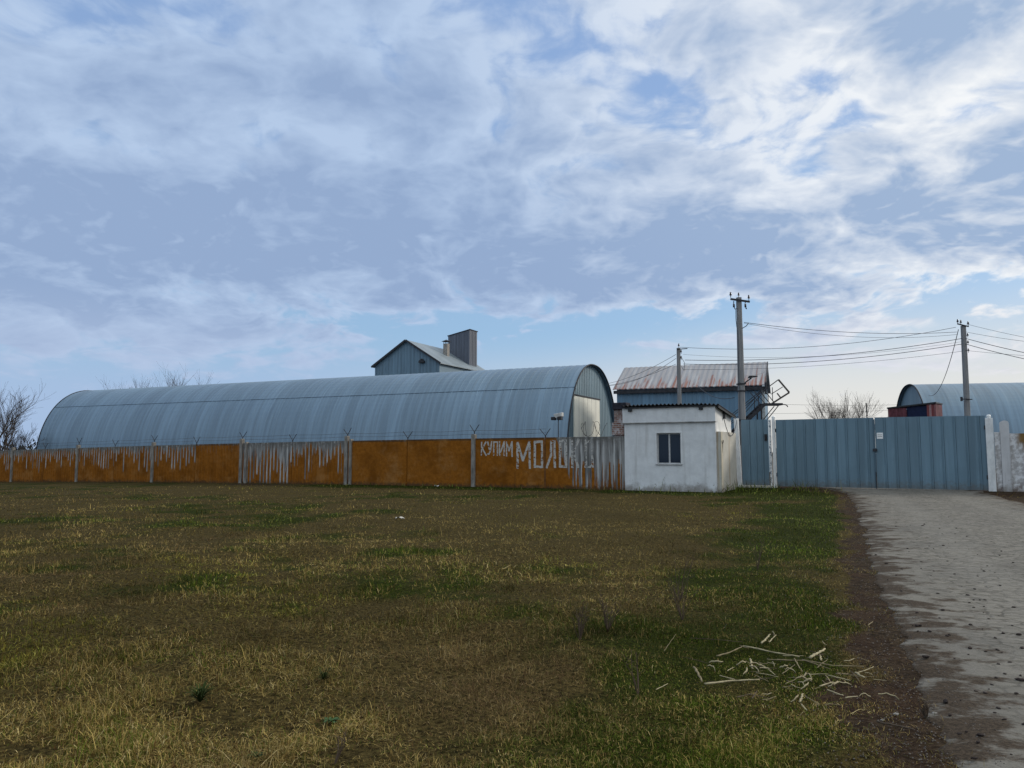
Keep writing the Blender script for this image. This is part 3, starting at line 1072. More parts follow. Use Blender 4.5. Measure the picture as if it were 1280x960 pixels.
top_l, top_r = sp(440, 535), sp(700, 548)
slope = (sp(440, 535) - sp(165, 795)).normalized()
foot = sp(440, 535) - slope * ((sp(440, 535).z - 0.05) / slope.z)
for dy in (0.0, 0.9):
    s_ = MB()
    s_.bar(loc(foot, dy), loc(top_l, dy), .06, .22)
    s_.build('stringer', M_STEEL, st_root)
nst = 17
for k in range(1, nst):
    p = foot.lerp(top_l, k / nst)
    q = loc(p)
    t_ = MB()
    t_.box(q.x - .13, q.x + .13, .03, .87, q.z - .015, q.z + .02)
    t_.build('tread', M_STEEL, st_root)
ld = MB()
a, b2 = loc(top_l), loc(top_r)
ld.box(a.x, b2.x, -.04, .94, a.z - .10, a.z + .04)
ld.build('landing', M_STEEL, st_root)
hk = MB()
hk.tube([loc(sp(690, 545)), loc(sp(740, 550)), loc(sp(768, 565)), loc(sp(775, 585))], .035, 6)
hk.build('end_hook', M_STEEL, st_root)
for dy in (0.0, 0.9):
    ra = MB()
    ra.tube([loc(sp(-180, 825), dy), loc(sp(95, 605), dy), loc(sp(475, 290), dy)], .03, 6)
    ra.tube([loc(sp(-160, 900), dy), loc(sp(105, 705), dy), loc(sp(440, 330), dy)], .025, 6)
    ra.tube([loc(sp(340, 600), dy), loc(sp(335, 420), dy)], .03, 6)
    ra.tube([loc(sp(270, 350), dy), loc(sp(440, 535), dy)], .025, 6)
    ra.tube([loc(sp(420, 330), dy), loc(sp(575, 520), dy)], .03, 6)
    ra.tube([loc(sp(545, 290), dy), loc(sp(550, 500), dy)], .025, 6)
    ra.build('handrail', M_STEEL, st_root)
fr = MB()
fr.bar(loc(sp(575, 525), .45), loc(sp(835, 360), .45), .06, .11)
fr.bar(loc(sp(835, 360), .45), loc(sp(670, 165), .45), .06, .11)
fr.bar(loc(sp(670, 165), .45), loc(sp(535, 265), .45), .05, .06)
fr.bar(loc(sp(560, 385), .45), loc(sp(735, 275), .45), .04, .05)
fr.bar(loc(sp(705, 440), .45), loc(sp(650, 370), .45), .05, .08)
fr.build('tilted_frame', mat_simple('weathered_steel', (0.085, 0.075, 0.07), 0.7), st_root)
pr = MB()
for dy in (0.0, .9):
    q = loc(sp(640, 545), dy)
    pr.bar((q.x - 1.2, dy, 0), (q.x - 1.2, dy, a.z - .1), .08, .08)
    pr.bar((q.x - .9, dy + .02, a.z - 1.2), (q.x, dy + .02, a.z - .12), .05, .05)
pr.build('support_post', M_STEEL, st_root)

# ------------------------------------------------------------------ long fence
def mat_fence():
    """orange paint flaking off concrete in streaks; how much is kept in the panel's own object colour"""
    m, n, b = mat_new('flaking_orange_paint')
    tc = n.new('ShaderNodeTexCoord')
    oi = n.new('ShaderNodeObjectInfo')
    sc = n.new('ShaderNodeSeparateColor')
    n.put(sc.inputs[0], oi.outputs['Color'])
    drop, seed, fadex = sc.outputs[0], sc.outputs[1], sc.outputs[2]
    x, y, z = n.sep(tc.outputs['Object'])
    zn = n.m('DIVIDE', z, 2.35)
    w = n.m('ADD', x, n.m('MULTIPLY', seed, 57.0))
    wz = n.noise(n.comb(w, 0.0, z), 1.7, 3, 0.5)
    w2 = n.m('ADD', w, n.m('MULTIPLY', n.m('SUBTRACT', wz, 0.5), 0.10))
    s1 = n.noise(w2, 6.4, 5, 0.6, dims='1D')
    s2 = n.noise(w2, 0.9, 2, 0.5, dims='1D')
    streak = n.m('ADD', n.m('MULTIPLY', n.step(s1, 0.25, 0.72), 0.8), n.m('MULTIPLY', n.step(s2, 0.35, 0.65), 0.5))
    patch = n.noise(n.comb(w, 0.0, z), 5.5, 7, 0.7)
    # the right end of the wall has lost nearly all its paint
    fx = n.m('MULTIPLY', fadex, n.step(x, 0.3, 1.6))
    depth = n.m('ADD', n.m('SUBTRACT', n.m('MULTIPLY', drop, n.m('MULTIPLY', streak, 0.48)), 0.09), n.m('MULTIPLY', n.m('SUBTRACT', patch, 0.5), 0.35))
    depth = n.m('ADD', depth, n.m('MULTIPLY', fx, n.m('ADD', 0.55, n.m('MULTIPLY', n.step(s1, 0.42, 0.55), 0.5))))
    bare = n.step(n.m('SUBTRACT', depth, n.m('SUBTRACT', 1.0, zn)), -0.03, 0.05)
    # the ribs lose their paint first, each to its own depth
    cell = n.m('FLOOR', n.m('ADD', n.m('DIVIDE', x, 0.27), n.m('MULTIPLY', seed, 331.0)))
    wn = n.new('ShaderNodeTexWhiteNoise', noise_dimensions='1D')
    n.put(wn.inputs['W'], cell)
    rb = n.m('ABSOLUTE', n.m('SUBTRACT', n.m('FRACT', n.m('DIVIDE', x, 0.27)), 0.72))
    rb = n.m('ADD', rb, n.m('MULTIPLY', n.m('SUBTRACT', patch, 0.5), 0.14))
    stripe = n.step(rb, 0.23, 0.15)
    dc = n.m('ADD', n.m('MULTIPLY', drop, n.m('ADD', 0.25, n.m('MULTIPLY', wn.outputs['Value'], 1.0))), n.m('MULTIPLY', n.m('SUBTRACT', patch, 0.5), 0.22))
    b1 = n.m('MULTIPLY', stripe, n.step(n.m('SUBTRACT', dc, n.m('SUBTRACT', 1.0, zn)), -0.04, 0.05))
    bare = n.m('MAXIMUM', bare, n.m('MULTIPLY', b1, n.step(drop, 0.2, 0.3)))
    fl = n.noise(n.comb(w, 0.0, z), 14, 6, 0.75)
    bare = n.m('MAXIMUM', bare, n.m('MULTIPLY', n.step(fl, 0.63, 0.69), 0.7))
    big = n.noise(n.comb(w, 0.0, z), 0.9, 6, 0.65)
    orange = n.mix(n.step(patch, 0.3, 0.7), (0.19, 0.064, 0.006), (0.285, 0.104, 0.013))
    orange = n.mix(n.step(big, 0.42, 0.68), orange, (0.150, 0.050, 0.004))
    vert = n.noise(n.comb(n.m('MULTIPLY', w, 6.0), 0.0, n.m('MULTIPLY', z, 0.5)), 1.0, 5, 0.6)
    orange = n.mix(n.step(vert, 0.55, 0.75, 0.0, 0.5), orange, (0.13, 0.055, 0.015))
    conc = n.mix(n.step(vert, 0.35, 0.65), (0.12, 0.117, 0.115), (0.47, 0.465, 0.455))
    rib = n.step(n.m('ABSOLUTE', n.m('SUBTRACT', n.m('FRACT', n.m('DIVIDE', x, 0.27)), 0.72)), 0.10, 0.26)
    orange = n.mix(n.step(zn, 0.955, 0.985, 0.0, 0.75), orange, (0.05, 0.035, 0.022))
    fade = n.noise(n.comb(n.m('MULTIPLY', w, 0.7), 0.0, n.m('MULTIPLY', z, 0.9)), 1.0, 6, 0.7)
    orange = n.mix(n.step(fade, 0.48, 0.70, 0.0, 0.6), orange, (0.33, 0.165, 0.055))
    conc = n.mix(n.m('MULTIPLY', rib, 0.45), conc, (0.075, 0.07, 0.065))
    conc = n.mix(n.m('MULTIPLY', n.step(zn, 0.80, 1.0), n.step(patch, 0.35, 0.6)), conc, (0.12, 0.115, 0.105))
    col = n.mix(bare, orange, conc)
    damp = n.m('MULTIPLY', n.step(n.m('ADD', zn, n.m('MULTIPLY', n.m('SUBTRACT', patch, 0.5), 0.25)), 0.11, 0.0), 0.8)
    col = n.mix(damp, col, (0.055, 0.040, 0.025))
    n.put(b.inputs['Base Color'], col)
    b.inputs['Roughness'].default_value = 0.9
    b.inputs['Specular IOR Level'].default_value = 0.1
    bn = n.new('ShaderNodeBump')
    bn.inputs['Distance'].default_value = 0.012
    n.put(bn.inputs['Height'], n.m('ADD', patch, n.m('MULTIPLY', bare, -0.4)))
    n.put(b.inputs['Normal'], bn.outputs[0])
    return m


M_FENCE = mat_fence()
M_PILLAR = mat_simple('pillar_concrete', (0.205, 0.19, 0.17), 0.9, var=0.4, scale=5, bump=0.006, dirt=((0.16, 0.09, 0.04), 0.56), stretch=(1, 1, .35))
fence = empty('concrete_fence', CORNER, -TH)
tag(fence, 'long concrete panel fence with flaking orange paint and white hand painted words', 'fence')


def fence_world(s):
    """s metres to the left of the guardhouse corner"""
    return CORNER - AX * s


def fence_panel(s0, s1, ribbed, col, h=2.36):
    """panel from s0 (left) to s1 (right); local frame of the fence root"""
    o0, o1 = fence_world(s0), fence_world(s1)
    z0, z1 = gh(o0.x, o0.y), gh(o1.x, o1.y)
    L = s0 - s1
    sec = []
    if ribbed:
        x = 0.0
        while x < L - 0.30:
            sec += [(x, 0), (x + .12, 0), (x + .155, .028), (x + .235, .028)]
            x += 0.27
        sec.append((L, 0))
    else:
        sec = [(L * i / 12, 0) for i in range(13)]
    k = len(sec)
    v = []
    for lev in (-0.15, h):
        for x, d in sec:
            v.append((x, d, lev + z0 * 0 + (z1 - z0) * x / L))
    for lev in (-0.15, h):
        v += [(0, .15, lev), (L, .15, lev + z1 - z0)]
    f = [(i, i + 1, i + 1 + k, i + k) for i in range(k - 1)]
    f.append(tuple(range(k, 2 * k)) + (2 * k + 3, 2 * k + 2))
    f += [(2 * k + 1, 2 * k, 2 * k + 2, 2 * k + 3), (0, k, 2 * k + 2, 2 * k), (k - 1, 2 * k + 1, 2 * k + 3, 2 * k - 1)]
    mb = MB()
    mb.add(v, f)
    o = mb.build('panel', M_FENCE, fence)
    o.location = (-s0, 0.03, z0)
    o.color = col
    return o


def pillar(s, h=2.56, w=0.2):
    p = fence_world(s)
    mb = MB()
    z = gh(p.x, p.y)
    mb.prism([(-w / 2, -.2), (w / 2, -.2), (w / 2, h - .03), (w / 2 - .04, h), (-w / 2 + .04, h), (-w / 2, h - .03)], -0.06, 0.14)
    o = mb.build('post', M_PILLAR, fence)
    o.location = (-s, 0, z)
    return o


def fork(s, h, rnd):
    p = fence_world(s)
    mb = MB()
    for sg in (-1, 1):
        mb.tube([(0, .06, 0), (sg * .02, .06, .12), (sg * (.24 + .06 * rnd.random()), .06 + .02 * sg, .42 + .08 * rnd.random())], .018, 5)
    o = mb.build('wire_bracket', M_STEEL, fence)
    o.location = (-s, 0.02, gh(p.x, p.y) + h)
    return o


S0, SP = 7.86, 8.12
pillars = [S0 + SP * k for k in range(9)]
fr_ = random.Random(3)
mids = [3.95] + [s + SP / 2 for s in pillars[:-1]]
#   (drop, seed, fade, 1) for the panel right / left of each mid
looks = {0: (0.10, .11, 1.0), 1: (0.13, .23, 0.0), 2: (.12, .37, 0), 3: (.18, .41, 0), 4: (.80, .53, 0), 5: (1.30, .61, 0),
         6: (.22, .67, 0), 7: (.52, .71, 0), 8: (.56, .83, 0), 9: (.52, .91, 0), 10: (.50, .13, 0), 11: (.56, .29, 0)}
edges = [-0.02, 3.95]
for k, s in enumerate(pillars):
    edges += [s, s + SP / 2]
edges = edges[:-1]
for i in range(len(edges) - 1):
    a, b2 = edges[i], edges[i + 1]
    lk = looks.get(i, (.5, (i * .37) % 1, 0))
    fence_panel(b2 - .02, a + .02, i >= 4, (*lk, 1))
for i, s in enumerate(pillars):
    pillar(s, 2.62 if i in (2, 1) else 2.56, .2)
    fork(s, 2.58, fr_)
p1 = pillar(pillars[1] - .30, 2.45, .15)        # doubled post where two runs meet
p2 = pillar(pillars[2] - .42, 2.42, .14)
for s in mids:
    fork(s, 2.34, fr_)
    q = fence_world(s)
    if s > 10:
        continue
    j = MB()
    j.box(-.04, .04, 0.012, .1, -.1, 2.35)
    o = j.build('joint_strip', M_PILLAR if s > 10 else mat_simple('orange_strip', (.14, .06, .02), .9, var=.4, scale=4, dirt=((.2, .18, .16), .55)), fence)
    o.location = (-s, 0, gh(q.x, q.y))
# two strands of wire on the brackets
for dx, dz in ((0.04, .40), (0.10, .22)):
    w_ = MB()
    pts = []
    for s in sorted(pillars + mids):
        q = fence_world(s)
        pts.append((-s, .08 + dx, gh(q.x, q.y) + 2.36 + dz))
        pts.append((-s - 2.0, .08 + dx, gh(q.x, q.y) + 2.36 + dz - .05))
    w_.tube(pts, .006, 4)
    w_.build('barbed_wire', M_RUSTY, fence)
# loose coil of razor wire on the fence before the hangar door
cl = MB()
pts = []
for i in range(90):
    t = i / 89
    a = t * 2 * math.pi * 4.2
    pts.append((-2.25 + 1.25 * t + .06 * math.sin(a * 1.7), .12 + .35 * math.cos(a) * .6 + .28 * math.sin(a * .5), 2.62 + .33 * math.sin(a) * (0.8 + .25 * math.sin(3 * t)) + .1))
cl.tube(pts, .009, 4)
cl.build('razor_wire_coil', M_RUSTY, fence, smooth=True)


def mat_worn_white():
    m, n, b = mat_new('worn_white_letter_paint')
    tc = n.new('ShaderNodeTexCoord')
    co = tc.outputs['Object']
    a = n.noise(co, 9, 6, 0.70)
    c = n.noise(co, 2.2, 4, 0.6)
    x = n.sep(co)[0]
    thr = n.m('ADD', n.m('MULTIPLY', n.step(x, -3.6, -1.6), 0.09), 0.36)
    keep = n.step(n.m('ADD', a, n.m('MULTIPLY', n.m('SUBTRACT', c, 0.5), 0.35)), thr, n.m('ADD', thr, 0.12))
    n.put(b.inputs['Base Color'], n.mix(a, (0.26, 0.24, 0.22), (0.60, 0.58, 0.54)))
    b.inputs['Roughness'].default_value = 0.9
    n.put(b.inputs['Alpha'], n.m('MULTIPLY', keep, 0.95))
    return m


M_LETTER = mat_worn_white()


def word(name, strokes, width):
    mb = MB()
    rnd = random.Random(len(strokes))
    for st in strokes:
        pts = []
        for zx, zy in st:
            p = ray_plane(580 + zx / 4.8, 440 + zy / 4.8, FENCE_N + .0)
            pts.append(Vector((p.dot(AX) - CORNER.dot(AX), p.z)))
        for i in range(len(pts) - 1):
            a, c = pts[i], pts[i + 1]
            d = (c - a).normalized()
            u = Vector((-d.y, d.x)) * width / 2
            a2, c2 = a - d * width * .35, c + d * width * .35
            L = max(2, int((c2 - a2).length / .12))
            # brush strokes with a slightly unsteady edge; a shallow raised film, successive strokes a hair prouder
            off = 0.0275 - 0.0009 * (rnd.random() + i % 3)
            top, bot = [], []
            for k in range(L + 1):
                q = a2.lerp(c2, k / L)
                w1 = 1 + .16 * (rnd.random() - .5) * 2
                w2 = 1 + .16 * (rnd.random() - .5) * 2
                top.append((q.x + u.x * w1, off, q.y + u.y * w1))
                bot.append((q.x - u.x * w2, off, q.y - u.y * w2))
            v = bot + top
            n_ = L + 1
            mb.add(v, [(k, k + 1, k + 1 + n_, k + n_) for k in range(L)])
    o = mb.build(name, M_LETTER, fence)
    return o


K1 = [  # КУПИМ
    [(104, 542), (103, 620)], [(130, 540), (106, 583)], [(108, 578), (131, 620)],
    [(141, 540), (150, 582)], [(164, 538), (158, 590), (148, 612), (140, 612)],  [(150, 582), (159, 582)],
    [(176, 620), (177, 540)], [(177, 540), (199, 540)], [(199, 540), (199, 620)],
    [(212, 538), (211, 620)], [(211, 618), (238, 542)], [(239, 538), (239, 620)],
    [(254, 624), (253, 540)], [(254, 545), (269, 592)], [(269, 592), (285, 542)], [(286, 538), (287, 626)],
]
K2 = [  # МОЛОКО
    [(320, 695), (319, 545)], [(322, 552), (352, 650)], [(352, 650), (388, 545)], [(391, 540), (393, 696)],
    [(424, 540), (423, 690)], [(466, 538), (467, 690)], [(424, 540), (466, 537)], [(423, 688), (467, 690)],
    [(494, 692), (520, 620), (522, 540)], [(522, 538), (541, 536)], [(541, 536), (544, 690)],
    [(575, 535), (574, 688)], [(610, 532), (612, 686)], [(575, 534), (610, 532)], [(574, 686), (613, 688)],
    [(646, 530), (648, 690)], [(686, 525), (652, 612)], [(654, 600), (684, 690)],
    [(730, 528), (728, 688)], [(766, 526), (770, 688)], [(728, 538), (767, 536)], [(728, 686), (770, 688)],
]
word('painted_word', K1, 0.075)
word('painted_word', K2, 0.115)

# small floodlight box standing on a thin post just behind the fence
fp = at(698, 545, 47.0)
fl = empty('floodlight_post', (fp.x, fp.y, gh(fp.x, fp.y)), -TH)
tag(fl, 'white box with two black lamps on a thin post before the long hangar', 'floodlight')
mb = MB()
mb.tube([(0, 0, 0), (0, 0, 3.75)], .025, 6)
mb.build('post', M_STEEL, fl)
mb = MB()
mb.prism([(-.25, 4.02), (.30, 4.10), (.30, 3.85), (.05, 3.85), (.02, 3.75), (-.1, 3.75), (-.25, 3.9)], -.15, .15)
bevel(mb.build('housing', mat_simple('dull_lamp_housing', (.45, .45, .44), .6), fl), .02)
for x in (-.26, .16):
    mb = MB()
    mb.prism([(x - .14, 3.64), (x + .12, 3.64), (x + .12, 3.84), (x - .14, 3.84)], -.24, .06)
    bevel(mb.build('lamp', M_BLACK, fl), .02)

# ------------------------------------------------------------------ guardhouse
def mat_plaster(name, c, stain, amt=0.5):
    m, n, b = mat_new(name)
    tc = n.new('ShaderNodeTexCoord')
    co = tc.outputs['Object']
    x, y, z = n.sep(co)
    a = n.noise(co, 2.2, 7, 0.65)
    fine = n.noise(co, 30, 5, 0.6)
    run = n.noise(n.comb(n.m('MULTIPLY', n.m('ADD', x, y), 3.2), 0.0, n.m('MULTIPLY', z, 0.25)), 1.0, 5, 0.6)
    col = n.vm('SCALE', c, n.m('ADD', 0.86, n.m('MULTIPLY', n.step(a, 0.3, 0.7), 0.16)))
    col = n.mix(n.m('MULTIPLY', n.step(run, 0.52, 0.72), amt), col, stain)
    foot = n.step(n.m('ADD', z, n.m('MULTIPLY', n.m('SUBTRACT', a, 0.5), 1.0)), 0.38, 0.02)
    col = n.mix(n.m('MULTIPLY', foot, 0.75), col, (0.19, 0.165, 0.14))
    chip = n.noise(co, 6, 6, 0.7)
    lowz = n.step(z, 1.1, 0.1, 0.0, 0.10)
    col = n.mix(n.m('MULTIPLY', n.step(n.m('ADD', chip, lowz), 0.68, 0.72), 0.8), col, (0.24, 0.21, 0.18))
    n.put(b.inputs['Base Color'], col)
    b.inputs['Roughness'].default_value = 0.9
    bn = n.new('ShaderNodeBump')
    bn.inputs['Distance'].default_value = 0.01
    n.put(bn.inputs['Height'], n.m('ADD', n.m('MULTIPLY', a, 1.5), n.m('MULTIPLY', fine, 0.4)))
    n.put(b.inputs['Normal'], bn.outputs[0])
    return m


M_PLASTER = mat_plaster('whitewashed_plaster', (0.68, 0.685, 0.69), (0.43, 0.42, 0.41), 0.55)
M_STAINED = mat_plaster('stained_concrete_wall', (0.47, 0.45, 0.40), (0.30, 0.20, 0.10), 0.75)
guard = empty('guardhouse', CORNER, -TH)
tag(guard, 'small white plastered guardhouse with dark window and corrugated roof by the gate', 'building')
GWD, GDP = 4.02, 2.72
wx0, wx1, wz0, wz1 = 1.47, 2.53, 1.16, 2.48
ZB = 2.92                    # ledge height
ZR = 3.60                    # wall top at the front
ZRB = 3.26                   # and at the back


def roof_z(y):
    return ZR + (ZRB - ZR) * y / GDP


# walls as butted slabs round the window opening
T = 0.3
mb = MB()
mb.box(0, wx0, 0, T, -.1, ZB)
mb.box(wx1, GWD, 0, T, -.1, ZB)
mb.box(wx0, wx1, 0, T, -.1, wz0)
mb.box(wx0, wx1, 0, T, wz1, ZB)
mb.build('front_wall', M_PLASTER, guard)
mb = MB()
# side walls: from front slab to the back
for x0, x1 in ((0, T), (GWD - T, GWD)):
    v = [(x0, T, -.1), (x1, T, -.1), (x1, GDP, -.1), (x0, GDP, -.1), (x0, T, roof_z(T) - .03), (x1, T, roof_z(T) - .03), (x1, GDP, roof_z(GDP) - .03), (x0, GDP, roof_z(GDP) - .03)]
    mb.add(v, [(0, 3, 2, 1), (4, 5, 6, 7), (0, 1, 5, 4), (1, 2, 6, 5), (2, 3, 7, 6), (3, 0, 4, 7)])
mb.box(T, GWD - T, GDP - T, GDP, -.1, ZRB - .05)
mb.build('side_wall', mat_plaster('bright_whitewash', (0.78, 0.775, 0.76), (0.6, 0.58, 0.55), 0.2), guard)
mb = MB()
mb.box(-.06, GWD + .02, -.075, T - .02, ZB + .002, ZR - .02)
bevel(mb.build('frieze', M_PLASTER, guard), .015)
mb = MB()
mb.box(-.10, GWD + .025, -.10, -.077, ZB - .005, ZB + .03)
mb.build('frieze_lip', M_CONC, guard)
# lower stained wall standing proud along the side
mb = MB()
mb.box(GWD + .003, GWD + .16, .10, GDP + .15, -.1, 2.52)
lw = mb.build('stained_wall', M_STAINED, guard)
mb = MB()
mb.box(GWD + .162, GWD + .20, .10, .34, -.1, 2.50)
mb.build('pilaster', mat_plaster('yellowed_plaster', (0.50, 0.45, 0.35), (0.32, 0.21, 0.10), 0.8), guard)
hk = MB()
hk.tube([(GWD + .165, .3, 1.2), (GWD + .215, .3, 2.0), (GWD + .25, .28, 2.13), (GWD + .25, .2, 2.16), (GWD + .25, .12, 2.08), (GWD + .25, .11, 2.0)], .012, 5)
hk.build('bent_rod', M_RUSTY, guard, smooth=True)
# window: frame, mullion, two panes, sill
M_GLASS, n_, b_n = mat_new('dark_glass')
n_.put(b_n.inputs['Base Color'], (0.010, 0.018, 0.030))
b_n.inputs['Roughness'].default_value = 0.06
b_n.inputs['Specular IOR Level'].default_value = 0.32
win = MB()
fw = .05
win.box(wx0, wx1, .10, .17, wz0, wz0 + fw)
win.box(wx0, wx1, .10, .17, wz1 - fw, wz1)
win.box(wx0, wx0 + fw, .10, .17, wz0 + fw, wz1 - fw)
win.box(wx1 - fw, wx1, .10, .17, wz0 + fw, wz1 - fw)
win.box((wx0 + wx1) / 2 - .035, (wx0 + wx1) / 2 + .035, .10, .17, wz0 + fw, wz1 - fw)
window = win.build('window', mat_simple('aged_window_paint', (.42, .42, .42), .5, var=.15, scale=8), guard)
for xa, xb in ((wx0 + fw, (wx0 + wx1) / 2 - .035), ((wx0 + wx1) / 2 + .035, wx1 - fw)):
    mb = MB()
    mb.box(xa, xb, .125, .15, wz0 + fw, wz1 - fw)
    mb.build('pane', M_GLASS, window)
mb = MB()
mb.box(wx0 + .003, wx1 - .003, .171, .29, wz0 + .01, wz1 - .01)
mb.build('dark_interior', M_DARK, window)
mb = MB()
mb.box(wx0 - .05, wx1 + .05, -.05, .099, wz0 - .045, wz0 - .002)
mb.build('sill', mat_simple('grey_sill', (.38, .37, .36), .7, var=.25, scale=9), window)
mb = MB()   # thin painted surround
for q in ((wx0 - .07, wx0 - .002, wz0 + .0, wz1 + .07), (wx1 + .002, wx1 + .07, wz0 + .0, wz1 + .07), (wx0 - .002, wx1 + .002, wz1 + .002, wz1 + .07)):
    mb.box(q[0], q[1], -.012, -.001, q[2], q[3])
mb.build('surround', mat_plaster('surround_paint', (0.70, 0.70, 0.70), (.5, .5, .5), .2), window)
# corrugated roof, waves running front to back
mb = MB()
xa, xb, ya, yb = -.04, GWD + .22, -.22, GDP + .2
nx = 240
v = []
for i in range(nx + 1):
    x = xa + (xb - xa) * i / nx
    wv = .032 * math.cos(2 * math.pi * x / 0.175)
    sag = .015 * math.sin(x * 1.3)
    drop = -0.05 * max(0, (x - 3.55)) / .6
    for yy in (ya, yb):
        for t in (.012, 0):
            v.append((x, yy, roof_z(yy) + .06 + wv + sag + drop + t))
f = []
for i in range(nx):
    a, c = 4 * i, 4 * i + 4
    f += [(a, c, c + 2, a + 2), (a + 1, a + 3, c + 3, c + 1), (a, a + 1, c + 1, c), (a + 2, c + 2, c + 3, a + 3)]
f += [(0, 2, 3, 1), (4 * nx, 4 * nx + 1, 4 * nx + 3, 4 * nx + 2)]
mb.add(v, f)
gro = mb.build('roof', mat_simple('dark_slate_sheet', (0.05, 0.05, 0.055), .85, var=.35, scale=4), guard)
mb = MB()
mb.bar((GWD + .17, -.15, roof_z(-.15) - .035), (GWD + .17, GDP + .1, roof_z(GDP) - .035), .05, .13)
mb.bar((-.03, -.14, ZR - .005), (GWD + .1, -.14, ZR - .005), .05, .05)
mb.build('edge_board', M_BLACK, gro)
for x in (.32, 3.45):
    mb = MB()
    mb.box(x - .08, x + .08, -.17, -.078, ZR - .16, ZR - .04)
    mb.build('rafter_end', M_BLACK, guard)
mb = MB()
mb.box(GWD + .002, GWD + .10, 1.25, 1.36, roof_z(1.3) - .34, roof_z(1.3) - .05)
mb.build('rafter_end', M_BLACK, guard)
# cable hanging in a loop on the side wall
mb = MB()
pts = []
for i in range(25):
    t = i / 24
    pts.append((GWD + .19, .55 + 2.5 * t, 3.25 - 0.80 * (1 - (2 * t - 1) ** 2) - .15 * t))
mb.tube(pts, .014, 5)
mb.build('hanging_cable', M_CABLE, guard, smooth=True)

# brick stack between fence end and guardhouse


def mat_brick():
    m, n, b = mat_new('sooty_brick')
    tc = n.new('ShaderNodeTexCoord')
    x, y, z = n.sep(tc.outputs['Object'])
    br = n.new('ShaderNodeTexBrick')
    n.put(br.inputs['Vector'], n.comb(n.m('ADD', x, y), z, 0.0))
    br.inputs['Scale'].default_value = 1.0
    br.inputs['Brick Width'].default_value = .25
    br.inputs['Row Height'].default_value = .085
    br.inputs['Mortar Size'].default_value = .014
    br.inputs['Color1'].default_value = (.13, .045, .032, 1)
    br.inputs['Color2'].default_value = (.24, .13, .10, 1)
    br.inputs['Mortar'].default_value = (.30, .28, .27, 1)
    wsh = n.step(n.noise(tc.outputs['Object'], 4, 4, .6), .50, .60)
    col = n.mix(n.m('MULTIPLY', wsh, .8), br.outputs[0], (.42, .38, .38))
    n.put(b.inputs['Base Color'], col)
    b.inputs['Roughness'].default_value = .9
    return m


ck = CORNER + AX * (-.30) + NX * .30
stack = empty('brick_chimney', (ck.x, ck.y, 0), -TH)
tag(stack, 'sooty brick chimney with dark cap between the fence end and the guardhouse', 'chimney')
mb = MB()
mb.box(-.22, .22, -.2, .2, -.1, 3.55)
mb.build('shaft', mat_brick(), stack)
mb = MB()
mb.box(-.30, .26, -.27, .25, 2.42, 2.98)
mb.build('collar', mat_brick(), stack)
mb = MB()
mb.box(-.25, .40, -.34, .25, 3.552, 3.86)
bevel(mb.build('cap', mat_simple('sooty_cap', (.03, .03, .04), .9, var=.3), stack), .02)
mb = MB()
mb.box(.262, .34, -.2, .2, 2.5, 2.86)
mb.build('tie_bracket', M_BLACK, stack)

# ------------------------------------------------------------------ gates
def gate_pt(px):
    p = ray_plane(px, 609, GATE_N)
    return p.dot(AX)


s_wl, s_wr, s_gl, s_gr = gate_pt(925), gate_pt(966), gate_pt(971), gate_pt(1237)
GS0 = CORNER.dot(AX)


def gate_world(s):
    return AX * s + NX * GATE_N


def gate_sheet(L, z0, z1, pitch=.46, z1b=None):
    """profiled steel sheet: broad flats with paired narrow ribs"""
    sec = []
    x = 0.0
    while x < L:
        for fx, d in ((0, 0), (.31, 0), (.325, .022), (.355, .022), (.37, 0), (.40, 0), (.415, .022), (.445, .022)):
            if x + fx < L:
                sec.append((x + fx, d))
        x += pitch
    sec.append((L, 0))
    k = len(sec)
    z1b = z1 if z1b is None else z1b
    v = [(a, d, z0) for a, d in sec] + [(a, d, z1 + (z1b - z1) * a / L) for a, d in sec]
    v += [(a, d + .012, z0) for a, d in sec] + [(a, d + .012, z1 + (z1b - z1) * a / L) for a, d in sec]
    f = [(i, i + 1, i + 1 + k, i + k) for i in range(k - 1)]
    f += [(i + 2 * k, i + 3 * k, i + 1 + 3 * k, i + 1 + 2 * k) for i in range(k - 1)]
    f += [(i + k, i + 1 + k, i + 1 + 3 * k, i + 3 * k) for i in range(k - 1)]
    f += [(i + 1, i, i + 2 * k, i + 1 + 2 * k) for i in range(k - 1)]
    f += [(0, k, 3 * k, 2 * k), (k - 1, 3 * k - 1, 4 * k - 1, 2 * k - 1)]
    mb = MB()
    mb.add(v, f)
    return mb


def leaf_frame(L, z0, z1):
    mb = MB()
    y0, y1 = .045, .095
    mb.box(0.02, L - .02, y0, y1, z0 + .02, z0 + .08)
    mb.box(0.02, L - .02, y0, y1, z1 - .10, z1 - .04)
    mb.box(0.02, L - .02, y0, y1, (z0 + z1) / 2 - .03, (z0 + z1) / 2 + .03)
    for x in (0.02, L - .08):
        mb.box(x, x + .06, y0, y1, z0 + .08, (z0 + z1) / 2 - .03)
        mb.box(x, x + .06, y0, y1, (z0 + z1) / 2 + .03, z1 - .10)
    return mb


